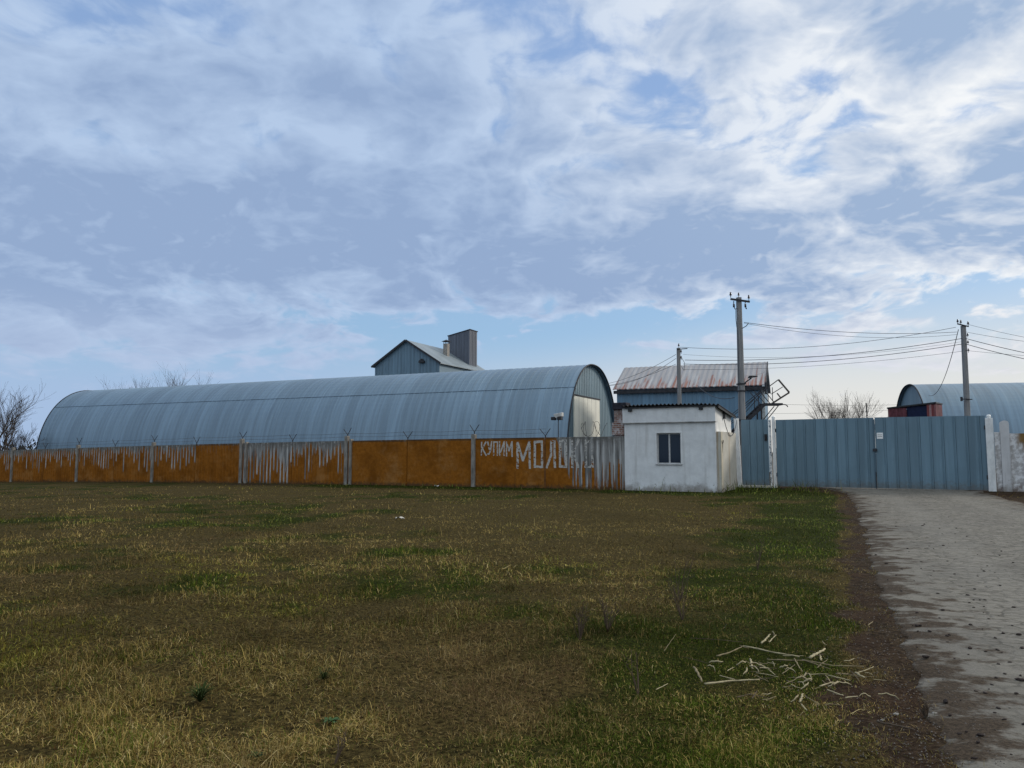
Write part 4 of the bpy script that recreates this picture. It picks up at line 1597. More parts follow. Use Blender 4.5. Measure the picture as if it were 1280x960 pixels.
pg = gate_world(s_gl)
zg = gh(pg.x, pg.y)
gate = empty('double_gate', (pg.x, pg.y, zg), -TH)
tag(gate, 'wide blue profiled steel double gate across the end of the road', 'gate')
GL_ = s_gr - s_gl
s_mid = gate_pt(1096) - s_gl
for i, (a, c) in enumerate(((0.03, s_mid - .025), (s_mid + .025, GL_ - .03))):
    lf = gate_sheet(c - a, .06, 3.06 + .02 * i, .43, 3.07 - .01 * i).build('gate_leaf', M_GATE, gate)
    lf.location = (a, 0, 0)
    leaf_frame(c - a, .06, 3.06).build('leaf_frame', M_GATE, lf)
    if i == 1:
        nt = MB()
        nt.box(.06, .30, -.012, -.002, 2.16, 2.42)
        nt.build('notice', M_WHITE, lf)
        nt = MB()
        nt.box(.09, .27, -.0145, -.0125, 2.25, 2.27)
        nt.box(.09, .27, -.0145, -.0125, 2.32, 2.34)
        nt.build('notice_print', M_CONC, lf)
mb = MB()
mb.box(s_mid - .05, s_mid + .02, -.035, -.004, .06, 3.0)
mb.build('cover_strip', mat_galv('gate_strip', (.06, .11, .15), 1, .1, 0, .5), gate)
mb = MB()
mb.box(s_mid - .09, s_mid + .08, -.075, -.036, 1.62, 1.74)
mb.build('lock_box', M_STEEL, gate)
mb = MB()
mb.bar((s_mid + .0, -.05, .02), (s_mid + .0, -.05, .75), .03, .03)
mb.build('drop_bolt', M_STEEL, gate)
for x, h, w in ((-.06, 3.10, .13), (GL_ + .10, 2.96, .27)):
    mb = MB()
    mb.box(x - w / 2, x + w / 2, -.07, .1, -.1, h)
    po = bevel(mb.build('gate_post', M_WHITE_POST, gate), .012)
    mb = MB()
    mb.lathe([(0, h + .14), (.06, h + .13), (.085, h + .07), (.06, h + .02), (.07, h + .002), (0, h + .002)], x, .015, 10)
    mb.build('cap', M_WHITE, po, smooth=True)
    for hz in (.5, 2.5):
        mb = MB()
        mb.tube([(x + (w / 2 + .02 if x < 1 else -w / 2 - .02), -.03, hz), (x + (w / 2 + .02 if x < 1 else -w / 2 - .02), -.03, hz + .16)], .022, 8)
        mb.build('hinge', M_STEEL, po)

pw = gate_world(s_wl)
wick = empty('wicket_gate', (pw.x, pw.y, gh(pw.x, pw.y)), -TH)
tag(wick, 'narrow blue steel wicket gate between white posts beside the guardhouse', 'gate')
WL_ = s_wr - s_wl
mb = gate_sheet(WL_ - .26, .10, 3.10, .30)
lf = mb.build('door_leaf', M_GATE, wick)
lf.location = (.12, .02, 0)
leaf_frame(WL_ - .26, .10, 3.0).build('leaf_frame', M_GATE, lf)
mb = MB()
mb.box(WL_ - .42, WL_ - .30, -.05, .0, 2.12, 2.42)
mb.box(WL_ - .40, WL_ - .36, -.09, -.05, 2.2, 2.34)
mb.build('lock_box', M_BLACK, lf)
for x, w, h, lean in ((0.0, .19, 3.18, -.10), (WL_ - .05, .085, 3.08, 0)):
    mb = MB()
    v = []
    for z, dx in ((-.1, 0), (h, lean)):
        v += [(x + dx - w / 2, -.06, z), (x + dx + w / 2, -.06, z), (x + dx + w / 2, .09, z), (x + dx - w / 2, .09, z)]
    mb.add(v, [(0, 3, 2, 1), (4, 5, 6, 7), (0, 1, 5, 4), (1, 2, 6, 5), (2, 3, 7, 6), (3, 0, 4, 7)])
    m_ = M_WHITE_POST if w > .1 else mat_simple('chipped_post_paint', (.70, .70, .69), .6, var=.1, scale=4, dirt=((.10, .14, .19), .47), stretch=(9, 9, 7))
    mb.build('post', m_, wick)
stp = MB()
stp.box(-.02, 1.45, -.45, .12, -.05, .09)
st = stp.build('doorstep', mat_simple('pale_step', (.42, .40, .35), .9, var=.25, scale=5, bump=.006))
st.location = (pw.x + .08 * AX.x, pw.y + .08 * AX.y, gh(pw.x, pw.y))
st.rotation_euler = (0, 0, -TH)
tag(st, 'pale concrete doorstep under the narrow wicket gate', 'doorstep')

# ------------------------------------------------------------------ wall to the right of the gate
pr_ = gate_world(s_gr + .26)
rw = empty('concrete_wall', (pr_.x, pr_.y, gh(pr_.x, pr_.y)), -TH)
tag(rw, 'peeling whitewashed concrete wall with orange top right of the gate', 'wall')


def mat_peeling():
    m, n, b = mat_new('peeling_whitewash')
    tc = n.new('ShaderNodeTexCoord')
    co = tc.outputs['Object']
    x, y, z = n.sep(co)
    a = n.noise(co, 4.5, 7, .7)
    c = n.noise(n.comb(n.m('MULTIPLY', x, 4.0), y, n.m('MULTIPLY', z, .6)), 1.0, 5, .6)
    col = n.mix(n.step(a, .40, .60), (.36, .34, .33), (.66, .65, .65))
    top = n.step(n.m('ADD', z, n.m('MULTIPLY', n.m('SUBTRACT', c, .5), 1.6)), 1.55, 1.9)
    col = n.mix(n.m('MULTIPLY', top, n.step(x, .15, .40)), col, n.mix(n.step(a, .4, .6), (.20, .115, .035), (.13, .07, .02)))
    col = n.mix(n.step(n.m('ADD', z, n.m('MULTIPLY', n.m('SUBTRACT', a, .5), .8)), .35, .0, 0, .8), col, (.13, .09, .07))
    n.put(b.inputs['Base Color'], col)
    b.inputs['Roughness'].default_value = .92
    bn = n.new('ShaderNodeBump')
    bn.inputs['Distance'].default_value = .012
    n.put(bn.inputs['Height'], a)
    n.put(b.inputs['Normal'], bn.outputs[0])
    return m


M_PEEL = mat_peeling()
mb = MB()
mb.box(0, .195, .02, .14, -.1, 2.36)
mb.build('infill', M_PEEL, rw)
mb = MB()
w = .155
mb.prism([(.20, -.1), (.20 + 2 * w, -.1), (.20 + 2 * w, 2.7)] + [(.20 + w + w * math.cos(t), 2.7 + .12 * math.sin(t)) for t in [math.pi * k / 8 for k in range(1, 8)]] + [(.20, 2.7)], -.04, .16)
mb.build('post', mat_plaster('grey_post_wash', (.55, .54, .54), (.27, .25, .24), .7), rw)
for k in range(4):
    mb = MB()
    mb.box(.0, 3.9, 0.03, .15, -.1, 2.30)
    o = mb.build('panel', M_PEEL, rw)
    o.location = (.515 + 4.15 * k, 0, 0)
    if k:
        mb = MB()
        mb.box(-.23, -.02, -.06, .17, -.1, 2.5)
        o = mb.build('post', M_PILLAR, rw)
        o.location = (.515 + 4.15 * k, 0, 0)

# ------------------------------------------------------------------ striped red container shed before the far hangar
sl, sr = at(1111, 540, 66), at(1171, 540, 63.6)
shed_dir = (sr - sl)
shed_dir.z = 0
SW = shed_dir.length
shed = empty('cargo_container', (sl.x, sl.y, 0), math.atan2(shed_dir.y, shed_dir.x))
tag(shed, 'open dark red corrugated container with navy inside before the far hangar', 'container')
zt = at(1171, 504.5, 63.6).z
d1, d2 = SW * .40, SW * .82


def corr(x0, x1, z0, z1, y, m, name, par, pitch=.28):
    sec = []
    x = x0
    while x < x1:
        for fx, d in ((0, 0), (pitch * .36, 0), (pitch * .5, .05), (pitch * .86, .05)):
            if x + fx < x1:
                sec.append((x + fx, y + d))
        x += pitch
    sec.append((x1, y))
    k = len(sec)
    mb = MB()
    mb.add([(a, d, z0) for a, d in sec] + [(a, d, z1) for a, d in sec], [(i, i + 1, i + 1 + k, i + k) for i in range(k - 1)])
    return mb.build(name, m, par)


def mat_red_stripe():
    m, n, b = mat_new('red_pale_ribs')
    tc = n.new('ShaderNodeTexCoord')
    x = n.sep(tc.outputs['Object'])[0]
    f = n.m('FRACT', n.m('DIVIDE', x, .42))
    s = n.step(f, .55, .60)
    col = n.mix(s, (.20, .03, .035), (.48, .33, .33))
    n.put(b.inputs['Base Color'], n.mix(n.noise(tc.outputs['Object'], 3, 5, .6), col, (.16, .05, .05)))
    b.inputs['Roughness'].default_value = .7
    return m


M_MAROON = mat_simple('maroon_sheet', (.13, .045, .055), .7, var=.35, scale=2)
corr(.06, d1, 0, zt - .26, 0.0, M_MAROON, 'side_panel', shed)
corr(d2, SW - .06, 0, zt - .05, 0.0, mat_red_stripe(), 'striped_panel', shed)
mb = MB()
mb.box(.06, SW - .06, 2.3, 2.4, 0, zt - .31)
mb.box(.0, .06, .0, 2.4, 0, zt - .31)
mb.box(SW - .06, SW, .0, 2.4, 0, zt - .01)
mb.build('back_wall', M_MAROON, shed)
mb = MB()
mb.box(d1 + .01, d2 - .01, .12, .17, 0, zt - .16)
mb.build('tarpaulin', M_NAVY, shed)
mb = MB()
mb.prism([(-.05, zt - .30), (SW + .05, zt + .02), (SW + .05, zt + .14), (-.05, zt - .18)], -.08, 2.45)
mb.build('roof', M_BLACK, shed)

# ------------------------------------------------------------------ utility poles and wires
def pole_tapered(root, h, w0, w1, lean=(0, 0)):
    mb = MB()
    v = []
    for z, w in ((-.3, w0), (h, w1)):
        lx, ly = lean[0] * z / h, lean[1] * z / h
        c = w * .18
        for sx, sy in ((-1, -1), (1, -1), (1, 1), (-1, 1)):
            if sx * sy > 0:
                v += [(lx + sx * w / 2, ly + sy * (w / 2 - c), z), (lx + sx * (w / 2 - c), ly + sy * w / 2, z)]
            else:
                v += [(lx + sx * (w / 2 - c), ly + sy * w / 2, z), (lx + sx * w / 2, ly + sy * (w / 2 - c), z)]
    f = [tuple(range(7, -1, -1)), tuple(range(8, 16))] + [(i, (i + 1) % 8, (i + 1) % 8 + 8, i + 8) for i in range(8)]
    mb.add(v, f)
    return mb.build('shaft', M_POLE, root)


def insulator(root, x, y, z, up=True, sc=1.0):
    mb = MB()
    s = 1 if up else -1
    mb.lathe([(0, z), (.014 * sc, z), (.014 * sc, z + s * .09 * sc), (.05 * sc, z + s * .10 * sc), (.055 * sc, z + s * .14 * sc), (.035 * sc, z + s * .17 * sc), (.04 * sc, z + s * .21 * sc), (.02 * sc, z + s * .25 * sc), (0, z + s * .25 * sc)], x, y, 8)
    return mb.build('insulator', M_INSUL, root, smooth=True)


# tall pole behind the wicket gate
PY = 38.2
pm = at(923.5, 372, PY)
main = empty('utility_pole', (pm.x, PY, 0), 0)
tag(main, 'tallest concrete utility pole with crossarm, standing behind the wicket gate', 'utility pole', 'concrete utility poles')
HM = pm.z
pole_tapered(main, HM, .36, .235)
cr = MB()
cr.bar((-.46, -.14, HM - .10), (.50, -.14, HM - .24), .08, .09)
arm = cr.build('crossarm', M_STEEL, main)
insulator(main, -.45, -.14, HM - .03, True, 1.15)
insulator(main, .46, -.14, HM - .18, True, 1.15)
insulator(main, -.02, -.05, HM, True, 1.0)
for sx in (-.30, .28):
    mb = MB()
    mb.tube([(sx, -.14, HM - .2), (sx - .02, -.14, HM - .45), (sx + .06, -.14, HM - .62), (sx + (.16 if sx < 0 else .0), -.14, HM - .55)], .022, 6)
    mb.tube([(sx, -.14, HM - .36), (sx, -.14, HM - .52)], .05, 8)
    mb.build('hanging_insulator', M_INSUL, main, smooth=True)
mb = MB()
pts = [(-.22, -.15, HM - .6), (-.24, -.2, HM - 1.1), (-.2, -.17, HM - 1.5), (-.15, -.16, HM - 1.9), (-.165, -.17, 3.2), (-.17, -.18, 2.0)]
mb.tube(pts, .014, 5)
mb.build('down_cable', M_CABLE, main, smooth=True)
mb = MB()
zl = at(930, 473, PY).z
mb.bar((.14, -.05, zl - .25), (.45, -.25, zl), .05, .05)
lb = mb.build('bracket', M_STEEL, main)
mb = MB()
mb.prism([(.28, zl - .02), (.72, zl + .05), (.72, zl + .10), (.34, zl + .10)], -.36, -.14)
mb.build('lamp_head', M_STEEL, lb)
zl2 = at(930, 480, PY).z
for zz in (zl2, zl2 - .35, 3.25):
    mb = MB()
    mb.box(-.19, .19, -.195, .19, zz - .03, zz + .03)
    mb.build('strap', M_STEEL, main)
mb = MB()
zm = at(928, 404, PY).z
mb.tube([(.1, -.12, zm - .28), (.3, -.14, zm - .16), (.42, -.14, zm)], .02, 5)
mb.build('wire_stay', M_STEEL, main, smooth=True)

# slim pole behind the guardhouse
P2Y = 49.0
p2p = at(848, 435, P2Y)
pole2 = empty('utility_pole', (p2p.x, P2Y, 0), 0)
tag(pole2, 'slim utility pole rising behind the white guardhouse roof', 'utility pole', 'concrete utility poles')
pole_tapered(pole2, p2p.z, .30, .21)
mb = MB()
mb.bar((-.12, -.12, p2p.z - .1), (.55, -.12, p2p.z - .05), .05, .05)
mb.build('crossarm', M_STEEL, pole2)
for k, dz in enumerate((.05, -.35, -.75)):
    insulator(pole2, .14 if k else .0, -.12, p2p.z + dz - .05, True, 1.1)
mb = MB()
pts = [(.14, -.14, p2p.z - .6), (.35, -.16, p2p.z - 1.0), (.3, -.16, p2p.z - 1.5), (.12, -.15, p2p.z - 1.2)]
mb.tube(pts, .016, 5)
mb.build('loose_cable', M_CABLE, pole2, smooth=True)

# leaning pole behind the gate's right leaf
P3Y = 44.0
p3t = at(1204, 407, P3Y)
p3b = at(1211, 560, P3Y)
pole3 = empty('utility_pole', (p3b.x, P3Y, 0), 0)
tag(pole3, 'utility pole with wires fanning out both ways behind the gate', 'utility pole', 'concrete utility poles')
lean3 = (p3t.x - p3b.x, 0)
pole_tapered(pole3, p3t.z, .30, .235, lean3)
lx = lean3[0]
mb = MB()
mb.bar((lx - .42, -.15, p3t.z + .08), (lx + .22, -.15, p3t.z - .08), .06, .06)
mb.build('crossarm', M_STEEL, pole3)
insulator(pole3, lx - .40, -.15, p3t.z + .07, True, 1.1)
insulator(pole3, lx - .22, -.15, p3t.z + .03, True, 1.1)
insulator(pole3, lx + .2, -.15, p3t.z - .05, True, 1.1)
for k, py in enumerate((420, 429, 439)):
    q = at(1204, py, P3Y)
    insulator(pole3, lx * q.z / p3t.z + .16, -.12, q.z - .1, True, 1.0)
mb = MB()
zb = at(1200, 499, P3Y).z
mb.bar((lx * .45 - .35, -.16, zb), (lx * .45 + .22, -.16, zb - .02), .05, .05)
mb.box(lx * .45 - .42, lx * .45 - .33, -.2, -.1, zb - .12, zb + .12)
mb.build('bracket', M_STEEL, pole3)


def wire(a, b, sag, label, name='power_line', r=.013, n_=20):
    a, b = Vector(a), Vector(b)
    pts = []
    for i in range(n_ + 1):
        t = i / n_
        p = a.lerp(b, t)
        p.z -= sag * 4 * t * (1 - t)
        pts.append(p - a)
    mb = MB()
    mb.tube(pts, r, 5)
    o = mb.build(name, M_CABLE, None, smooth=True)
    o.location = a
    tag(o, label, 'wire', 'overhead wires')
    return o


A2 = lambda py, dx=0: at(848 + dx, py, P2Y - .13)
A3 = lambda py, px=1203: at(px, py, P3Y - .14)
wire(at(930, 403, PY - .14), A3(415, 1196), .28, 'topmost wire running from the tallest pole to the leaning pole')
wire(at(930, 404, PY - .16), A3(418, 1197), .42, 'second wire just under the topmost one from the tallest pole', r=.009)
wire(A2(434, 2), A3(409, 1195), .55, 'wire from the slim pole top rising past the tallest pole')
wire(A2(450, 8), A3(423), .42, 'thick wire below the slim pole top, upper of the close pair', r=.017)
wire(A2(455, 6), A3(430), .42, 'thick wire below the slim pole top, lower of the close pair', r=.017)
wire(A2(462, 6), A3(439), .30, 'lowest thin wire between the slim pole and the leaning pole', r=.009)
wire(A2(443, 6), A3(427), .5, 'faint thin wire in the gap above the thick pair', r=.007)
RE_ = lambda px, py: at(px, py, 37.0)
wire(A3(405, 1208), RE_(1400, 440), .15, 'highest wire leaving the leaning pole to the right edge', r=.009)
wire(A3(415, 1208), RE_(1400, 434), .2, 'thin wire crossing under the highest wire at the right edge', r=.009)
wire(A3(423, 1207), RE_(1400, 461), .15, 'thick upper wire sloping down from the leaning pole to the right', r=.017)
wire(A3(430, 1207), RE_(1400, 470), .15, 'thick lower wire sloping down from the leaning pole to the right', r=.017)
wire(A3(438, 1207), RE_(1400, 449), .1, 'faint lowest wire right of the leaning pole', r=.008)
wire(A3(412, 1198), at(1161, 494, 74.0), 1.2, 'slack cable dropping from the leaning pole to the far hangar', 'drop_cable', r=.02)
hp = HAX
hx = at(757, 480, 62.0)
wire(A2(443, -3), hx, .25, 'steep wire from the slim pole down to the long hangar')
wire(A2(448, -3), hx + Vector((0, 0, -.12)), .45, 'sagging wire under the steep one at the long hangar')
wire(A2(455, -3), at(759, 482, 61.0), .2, 'lower straight wire from the slim pole to the long hangar')
wire(at(872, 482, 52), at(918, 497, PY + .1), .35, 'slack dark cable draped across the blue barn wall', 'slack_cable', r=.018)
wire(at(928, 470, PY), at(962, 462, 55), .12, 'thin wire from tallest pole lamp to the barn roof edge', r=.007)
# faint wires low over the yard behind the gate
wire(at(960, 505, 90), at(1124, 506, 92), .1, 'faint far wire low over the gate, upper', r=.014)
wire(at(960, 517, 90), at(1124, 512, 92), .1, 'faint far wire low over the gate, lower', r=.012)
fpx = at(1083, 505, 88)
fp_ = MB()
fp_.tube([(0, 0, 0), (0, 0, fpx.z)], [.08, .06], 6)
fp_.add([(-.09, -.05, fpx.z), (.09, -.05, fpx.z), (.09, .05, fpx.z), (-.09, .05, fpx.z), (0, 0, fpx.z + .12)], [(0, 1, 4), (1, 2, 4), (2, 3, 4), (3, 0, 4), (3, 2, 1, 0)])
o = fp_.build('metal_post', M_STEEL)
o.location = (fpx.x, 88, 0)
tag(o, 'thin dark post standing beside the bare bush behind the gate', 'post')

# ------------------------------------------------------------------ bare trees
def bare_tree(name, base, height, spread, label, seed, stems=1, depth=5, r0=.12, cat='tree', group='bare winter trees', bushy=False):
    rnd = random.Random(seed)
    root = empty(name, base)
    tag(root, label, cat, group)
    tr, tw = MB(), MB()

    def branch(p, d, length, r, lev):
        pts, rad = [p], [r]
        n_ = 4 if lev < 3 else 3
        q = p.copy()
        dd = d.copy()
        for i in range(n_):
            dd = (dd + Vector((rnd.uniform(-1, 1), rnd.uniform(-1, 1), rnd.uniform(-.35, .75))) * .17).normalized()
            q = q + dd * length / n_
            pts.append(q.copy())
            rad.append(max(r * (1 - .62 * (i + 1) / n_), .007))
        (tr if lev == 0 else tw).tube(pts, rad, 6 if lev < 2 else (4 if lev < 3 else 3), caps=False)
        if lev >= depth:
            return
        kids = rnd.choice((3, 4, 4, 5)) if lev else rnd.choice((4, 5, 6))
        for k in range(kids):
            t = rnd.uniform(.35, 1.0) if k else 1.0
            i = min(int(t * n_), n_ - 1)
            s = pts[i].lerp(pts[i + 1], t * n_ - i) if t < 1 else pts[-1]
            a = rnd.uniform(0, 2 * math.pi)
            tilt = rnd.uniform(.3, .85) * spread
            side = dd.orthogonal().normalized()
            side.rotate(Matrix.Rotation(a, 3, dd))
            nd = (dd * math.cos(tilt) + side * math.sin(tilt) + Vector((0, 0, .22))).normalized()
            branch(s, nd, length * rnd.uniform(.55, .8), max(r * rnd.uniform(.4, .58), .008), lev + 1)
    for s in range(stems):
        a = rnd.uniform(0, 2 * math.pi)
        off = Vector((math.cos(a), math.sin(a), 0)) * (rnd.random() * .25 if stems > 1 else 0)
        t = (.30 if stems > 1 else .05) * rnd.uniform(.5, 1.6)
        d = Vector((math.cos(a) * t, math.sin(a) * t, 1)).normalized()
        branch(off, d, height * (.34 if not bushy else .40) * rnd.uniform(.85, 1.1), r0 * rnd.uniform(.8, 1.1), 0)
    tr.build('trunk', M_BARK, root, smooth=True)
    tw.build('crown', M_BARK, root, smooth=True)
    return root


def gpos(px, Y):
    p = at(px, 560, Y)
    return Vector((p.x, Y, gh(p.x, Y)))


bare_tree('bare_tree', gpos(2, 72), 10.6, .95, 'dark bare tree at the left edge beyond the fence', 4, 2, 4, .15)
bare_tree('bare_tree', gpos(28, 84), 7.2, 1.1, 'low bare tree between the left edge tree and hangar end', 9, 3, 4, .09)
for k, (px, hgt, sd, lab) in enumerate((
        (157, 15.2, 21, 'short bare treetop peeping over the hangar, leftmost of the row'),
        (176, 16.2, 22, 'twin stemmed bare treetop over the left part of the hangar'),
        (195, 14.9, 23, 'thin low bare treetop in the dip of the row'),
        (228, 16.6, 24, 'tallest bare treetop above the hangar roof'),
        (248, 16.1, 25, 'bare treetop just right of the tallest one'),
        (268, 14.9, 26, 'sparse bare treetop at the right end of the row'))):
    bare_tree('bare_tree', gpos(px, 118), hgt, .8, lab, sd, 2, 4, .17)
bare_tree('bare_shrub', gpos(1060, 92), 8.8, .62, 'large bare bush rising above the left gate leaf', 31, 6, 4, .06, 'bush', 'bare bushes behind the gate', True)
bare_tree('bare_shrub', gpos(1100, 98), 6.4, .9, 'small bare bush next to the red container', 32, 4, 4, .06, 'bush', 'bare bushes behind the gate', True)
bare_tree('bare_shrub', gpos(1038, 98), 6.2, .95, 'small bare bush left of the large one behind the gate', 33, 4, 4, .06, 'bush', 'bare bushes behind the gate', True)


def treeline():
    """far belt of scrub on the skyline, one countless mass of twig tufts"""
    rng = np.random.default_rng(12)
    mb = MB()
    for i in range(5200):
        x = rng.uniform(-190, 150)
        y = 190 + rng.uniform(0, 26)
        h = 2.2 + 1.8 * vnoise(x * .12, y * .1, 8) + 1.3 * vnoise(x * .5, 3.0, 9) + (1.6 if x < -90 else 0)
        h = max(.6, float(h))
        z = rng.uniform(0, h)
        s = rng.uniform(.25, .7)
        a = rng.uniform(0, math.pi)
        c, q = math.cos(a) * s, math.sin(a) * s
        t = rng.uniform(-.5, .5)
        mb.add([(x - c, y - q, z - s * t), (x + c, y + q, z + s * t), (x + t, y, z + s * 1.6)], [(0, 1, 2)])
    o = mb.build('treeline', mat_simple('far_scrub', (.045, .05, .05), .95, var=.4, scale=.4))
    tag(o, 'dark far belt of scrub along the skyline beyond the fence', 'scrub', kind='stuff')


treeline()

# ------------------------------------------------------------------ corn stalks lying by the road
def mat_straw(name, c):
    m, n, b = mat_new(name)
    tc = n.new('ShaderNodeTexCoord')
    a = n.noise(tc.outputs['Object'], 14, 5, .6)
    n.put(b.inputs['Base Color'], n.mix(n.step(a, .35, .7), c, tuple(q * .55 for q in c)))
    b.inputs['Roughness'].default_value = .8
    b.inputs['Specular IOR Level'].default_value = 0.1
    return m


M_STRAW = mat_straw('pale_straw', (.38, .325, .205))
M_STRAW2 = mat_straw('tan_straw', (.23, .185, .11))
M_TWIG = mat_straw('brown_twig', (.10, .075, .055))


def zpt(zx, zy, dz=.03):
    return on_ground(820 + zx / 4, 760 + zy / 4, dz)


def stalk(pts, r, m, label, group='dry corn stalks by the road', name='corn_stalk', flat=.75, lift=.0):
    r = r * .60
    P = [zpt(x, y, .03 + r + lift) for x, y in pts]
    o0 = P[0].copy()
    out, rad = [], []
    rnd = random.Random(int(pts[0][0] * 7 + pts[0][1]))
    N_ = 10
    tot = len(P) - 1
    for i in range(N_ + 1):
        t = i / N_ * tot
        k = min(int(t), tot - 1)
        p = P[k].lerp(P[k + 1], t - k) - o0
        p += Vector((rnd.uniform(-1, 1), rnd.uniform(-1, 1), rnd.uniform(-.3, .6))) * (.005 if r > .006 else .002)
        out.append(p)
        node = 1.22 if i in (3, 7) else 1.0
        rad.append(r * node * (1 - .35 * i / N_))
    mb = MB()
    mb.tube(out, rad, 7, flat=flat)
    o = mb.build(name, m, None, smooth=True)
    o.location = o0
    tag(o, label, 'stalk' if name == 'corn_stalk' else 'twig', group)
    return o


stalk([(440, 190), (560, 215), (720, 245)], .013, M_STRAW, 'longest pale corn stalk lying across the middle of the heap')
stalk([(305, 240), (370, 222), (440, 190)], .012, M_STRAW2, 'bent tan corn stalk joining the left end of the longest one')
stalk([(555, 258), (730, 262), (800, 270)], .008, M_STRAW2, 'thin tan stalk lying parallel just under the longest one')
stalk([(730, 258), (880, 288), (1040, 292)], .010, M_STRAW2, 'long tan stalk pointing right towards the road dirt')
stalk([(740, 262), (800, 280), (870, 305)], .007, M_STRAW2, 'thin stalk fanning down from the long right-pointing stalk', lift=.01)
stalk([(770, 248), (845, 205)], .020, M_STRAW, 'thick bright short stalk propped up at the right of the heap', lift=.02)
stalk([(530, 175), (572, 130)], .014, M_STRAW, 'bright short stalk at the far end of the heap')
stalk([(565, 170), (600, 135)], .009, M_STRAW, 'slim stalk leaning beside the far bright short one')
stalk([(245, 378), (380, 364), (520, 358)], .014, M_STRAW, 'pale straight stalk lying alone at the lower left of the heap')
stalk([(192, 295), (232, 368)], .016, M_STRAW2, 'short split stalk at the left end, steeply turned to camera')
stalk([(320, 338), (395, 358)], .009, M_STRAW, 'small slanted stalk just above the lone lower left one')
stalk([(472, 255), (482, 305)], .013, M_STRAW, 'small upright looking bright stalk in the centre of the heap')
stalk([(860, 336), (970, 362)], .009, M_STRAW, 'pale thin stalk slanting down right of the leaf cluster')
stalk([(1000, 325), (1045, 348)], .014, M_STRAW, 'bright stub at the right end near the dirt')
stalk([(820, 390), (885, 370)], .010, M_STRAW, 'small stalk rising right from the leaf cluster')
stalk([(855, 410), (940, 438)], .011, M_STRAW, 'pale stalk low on the right pointing to the stub pair')
stalk([(945, 448), (1010, 442)], .009, M_STRAW, 'flat lying short stalk at the lower right of the heap')
stalk([(905, 330), (960, 327)], .008, M_STRAW2, 'tiny tan stalk above the lower right stalks')
stalk([(720, 470), (735, 428)], .011, M_STRAW, 'short bright stalk below the leaf cluster')
stalk([(725, 480), (755, 512)], .008, M_STRAW, 'lowest small bright stalk of the heap')
stalk([(745, 440), (815, 482)], .006, M_STRAW2, 'hair thin stalk slanting down from the leaf cluster')
stalk([(820, 235), (825, 262)], .012, M_STRAW, 'tiny stub next to the thick propped stalk')
stalk([(1105, 568), (1190, 585), (1290, 605)], .012, M_TWIG, 'long brown stick lying alone on the dark dirt', 'loose sticks', 'dry_stick')
stalk([(40, 215), (100, 130)], .004, M_STRAW2, 'thin straw slanting up left of the heap', 'loose sticks', 'dry_stick')
stalk([(0, 408), (60, 378)], .006, M_STRAW, 'pale straw bit at the far left of the heap', 'loose sticks', 'dry_stick')
stalk([(170, 150), (300, 158), (430, 170)], .005, M_TWIG, 'dark thin twig lying above the heap', 'loose sticks', 'dry_stick')
stalk([(1060, 85), (1085, 68)], .008, M_STRAW2, 'small straw lying alone up the verge', 'loose sticks', 'dry_stick')
for zx, zy in ((300, 285), (285, 312), (455, 330), (510, 300), (590, 296), (500, 318), (740, 368), (772, 358), (755, 405), (735, 395), (895, 398), (1042, 455), (705, 470), (640, 310), (1165, 455), (675, 325), (545, 318), (430, 290), (760, 380), (748, 352), (925, 395), (590, 140)):
    rnd = random.Random(zx)
    p = zpt(zx, zy, .03)
    mb = MB()
    L, W_ = rnd.uniform(.06, .14), rnd.uniform(.004, .008)
    a = rnd.uniform(-.6, 3.2)
    pts = []
    for i in range(6):
        t = i / 5
        pts.append((Vector((math.cos(a + t * .5), math.sin(a + t * .5), 0)) * L * (t - .5)) + Vector((0, 0, .020 * math.sin(t * 2.4) + rnd.uniform(0, .012))))
    v = []
    for i, q in enumerate(pts):
        wd = W_ * math.sin(math.pi * (i + .6) / 6.2)
        u = Vector((-math.sin(a), math.cos(a), .5)).normalized() * wd
        v += [q - u, q + u + Vector((0, 0, .004)), q + Vector((0, 0, .010))]
    f = []
    for i in range(5):
        b0, b1 = 3 * i, 3 * i + 3
        f += [(b0, b0 + 2, b1 + 2, b1), (b0 + 2, b0 + 1, b1 + 1, b1 + 2), (b0 + 1, b0, b1, b1 + 1)]
    mb.add(v, f)
    o = mb.build('corn_husk', M_STRAW, None, smooth=True)
    o.location = p
    tag(o, 'curled pale corn husk scrap among the dry stalks', 'husk', 'corn husk scraps')

srng = random.Random(41)
for i in range(46):
    zx, zy = srng.gauss(640, 210), srng.gauss(320, 62)
    a = srng.gauss(.12, .5)
    L = srng.uniform(40, 130)
    stalk([(zx - L / 2 * math.cos(a), zy - L / 2 * math.sin(a) * .6), (zx, zy + srng.uniform(-6, 6)), (zx + L / 2 * math.cos(a), zy + L / 2 * math.sin(a) * .6)],
          srng.uniform(.004, .008), (M_STRAW2, M_STRAW, M_STRAW2, M_TWIG)[i % 4], 'thin dry straw strip tangled in the heap of corn stalks', 'thin straw strips in the corn heap', 'corn_stalk', .6, srng.uniform(-.012, .012))

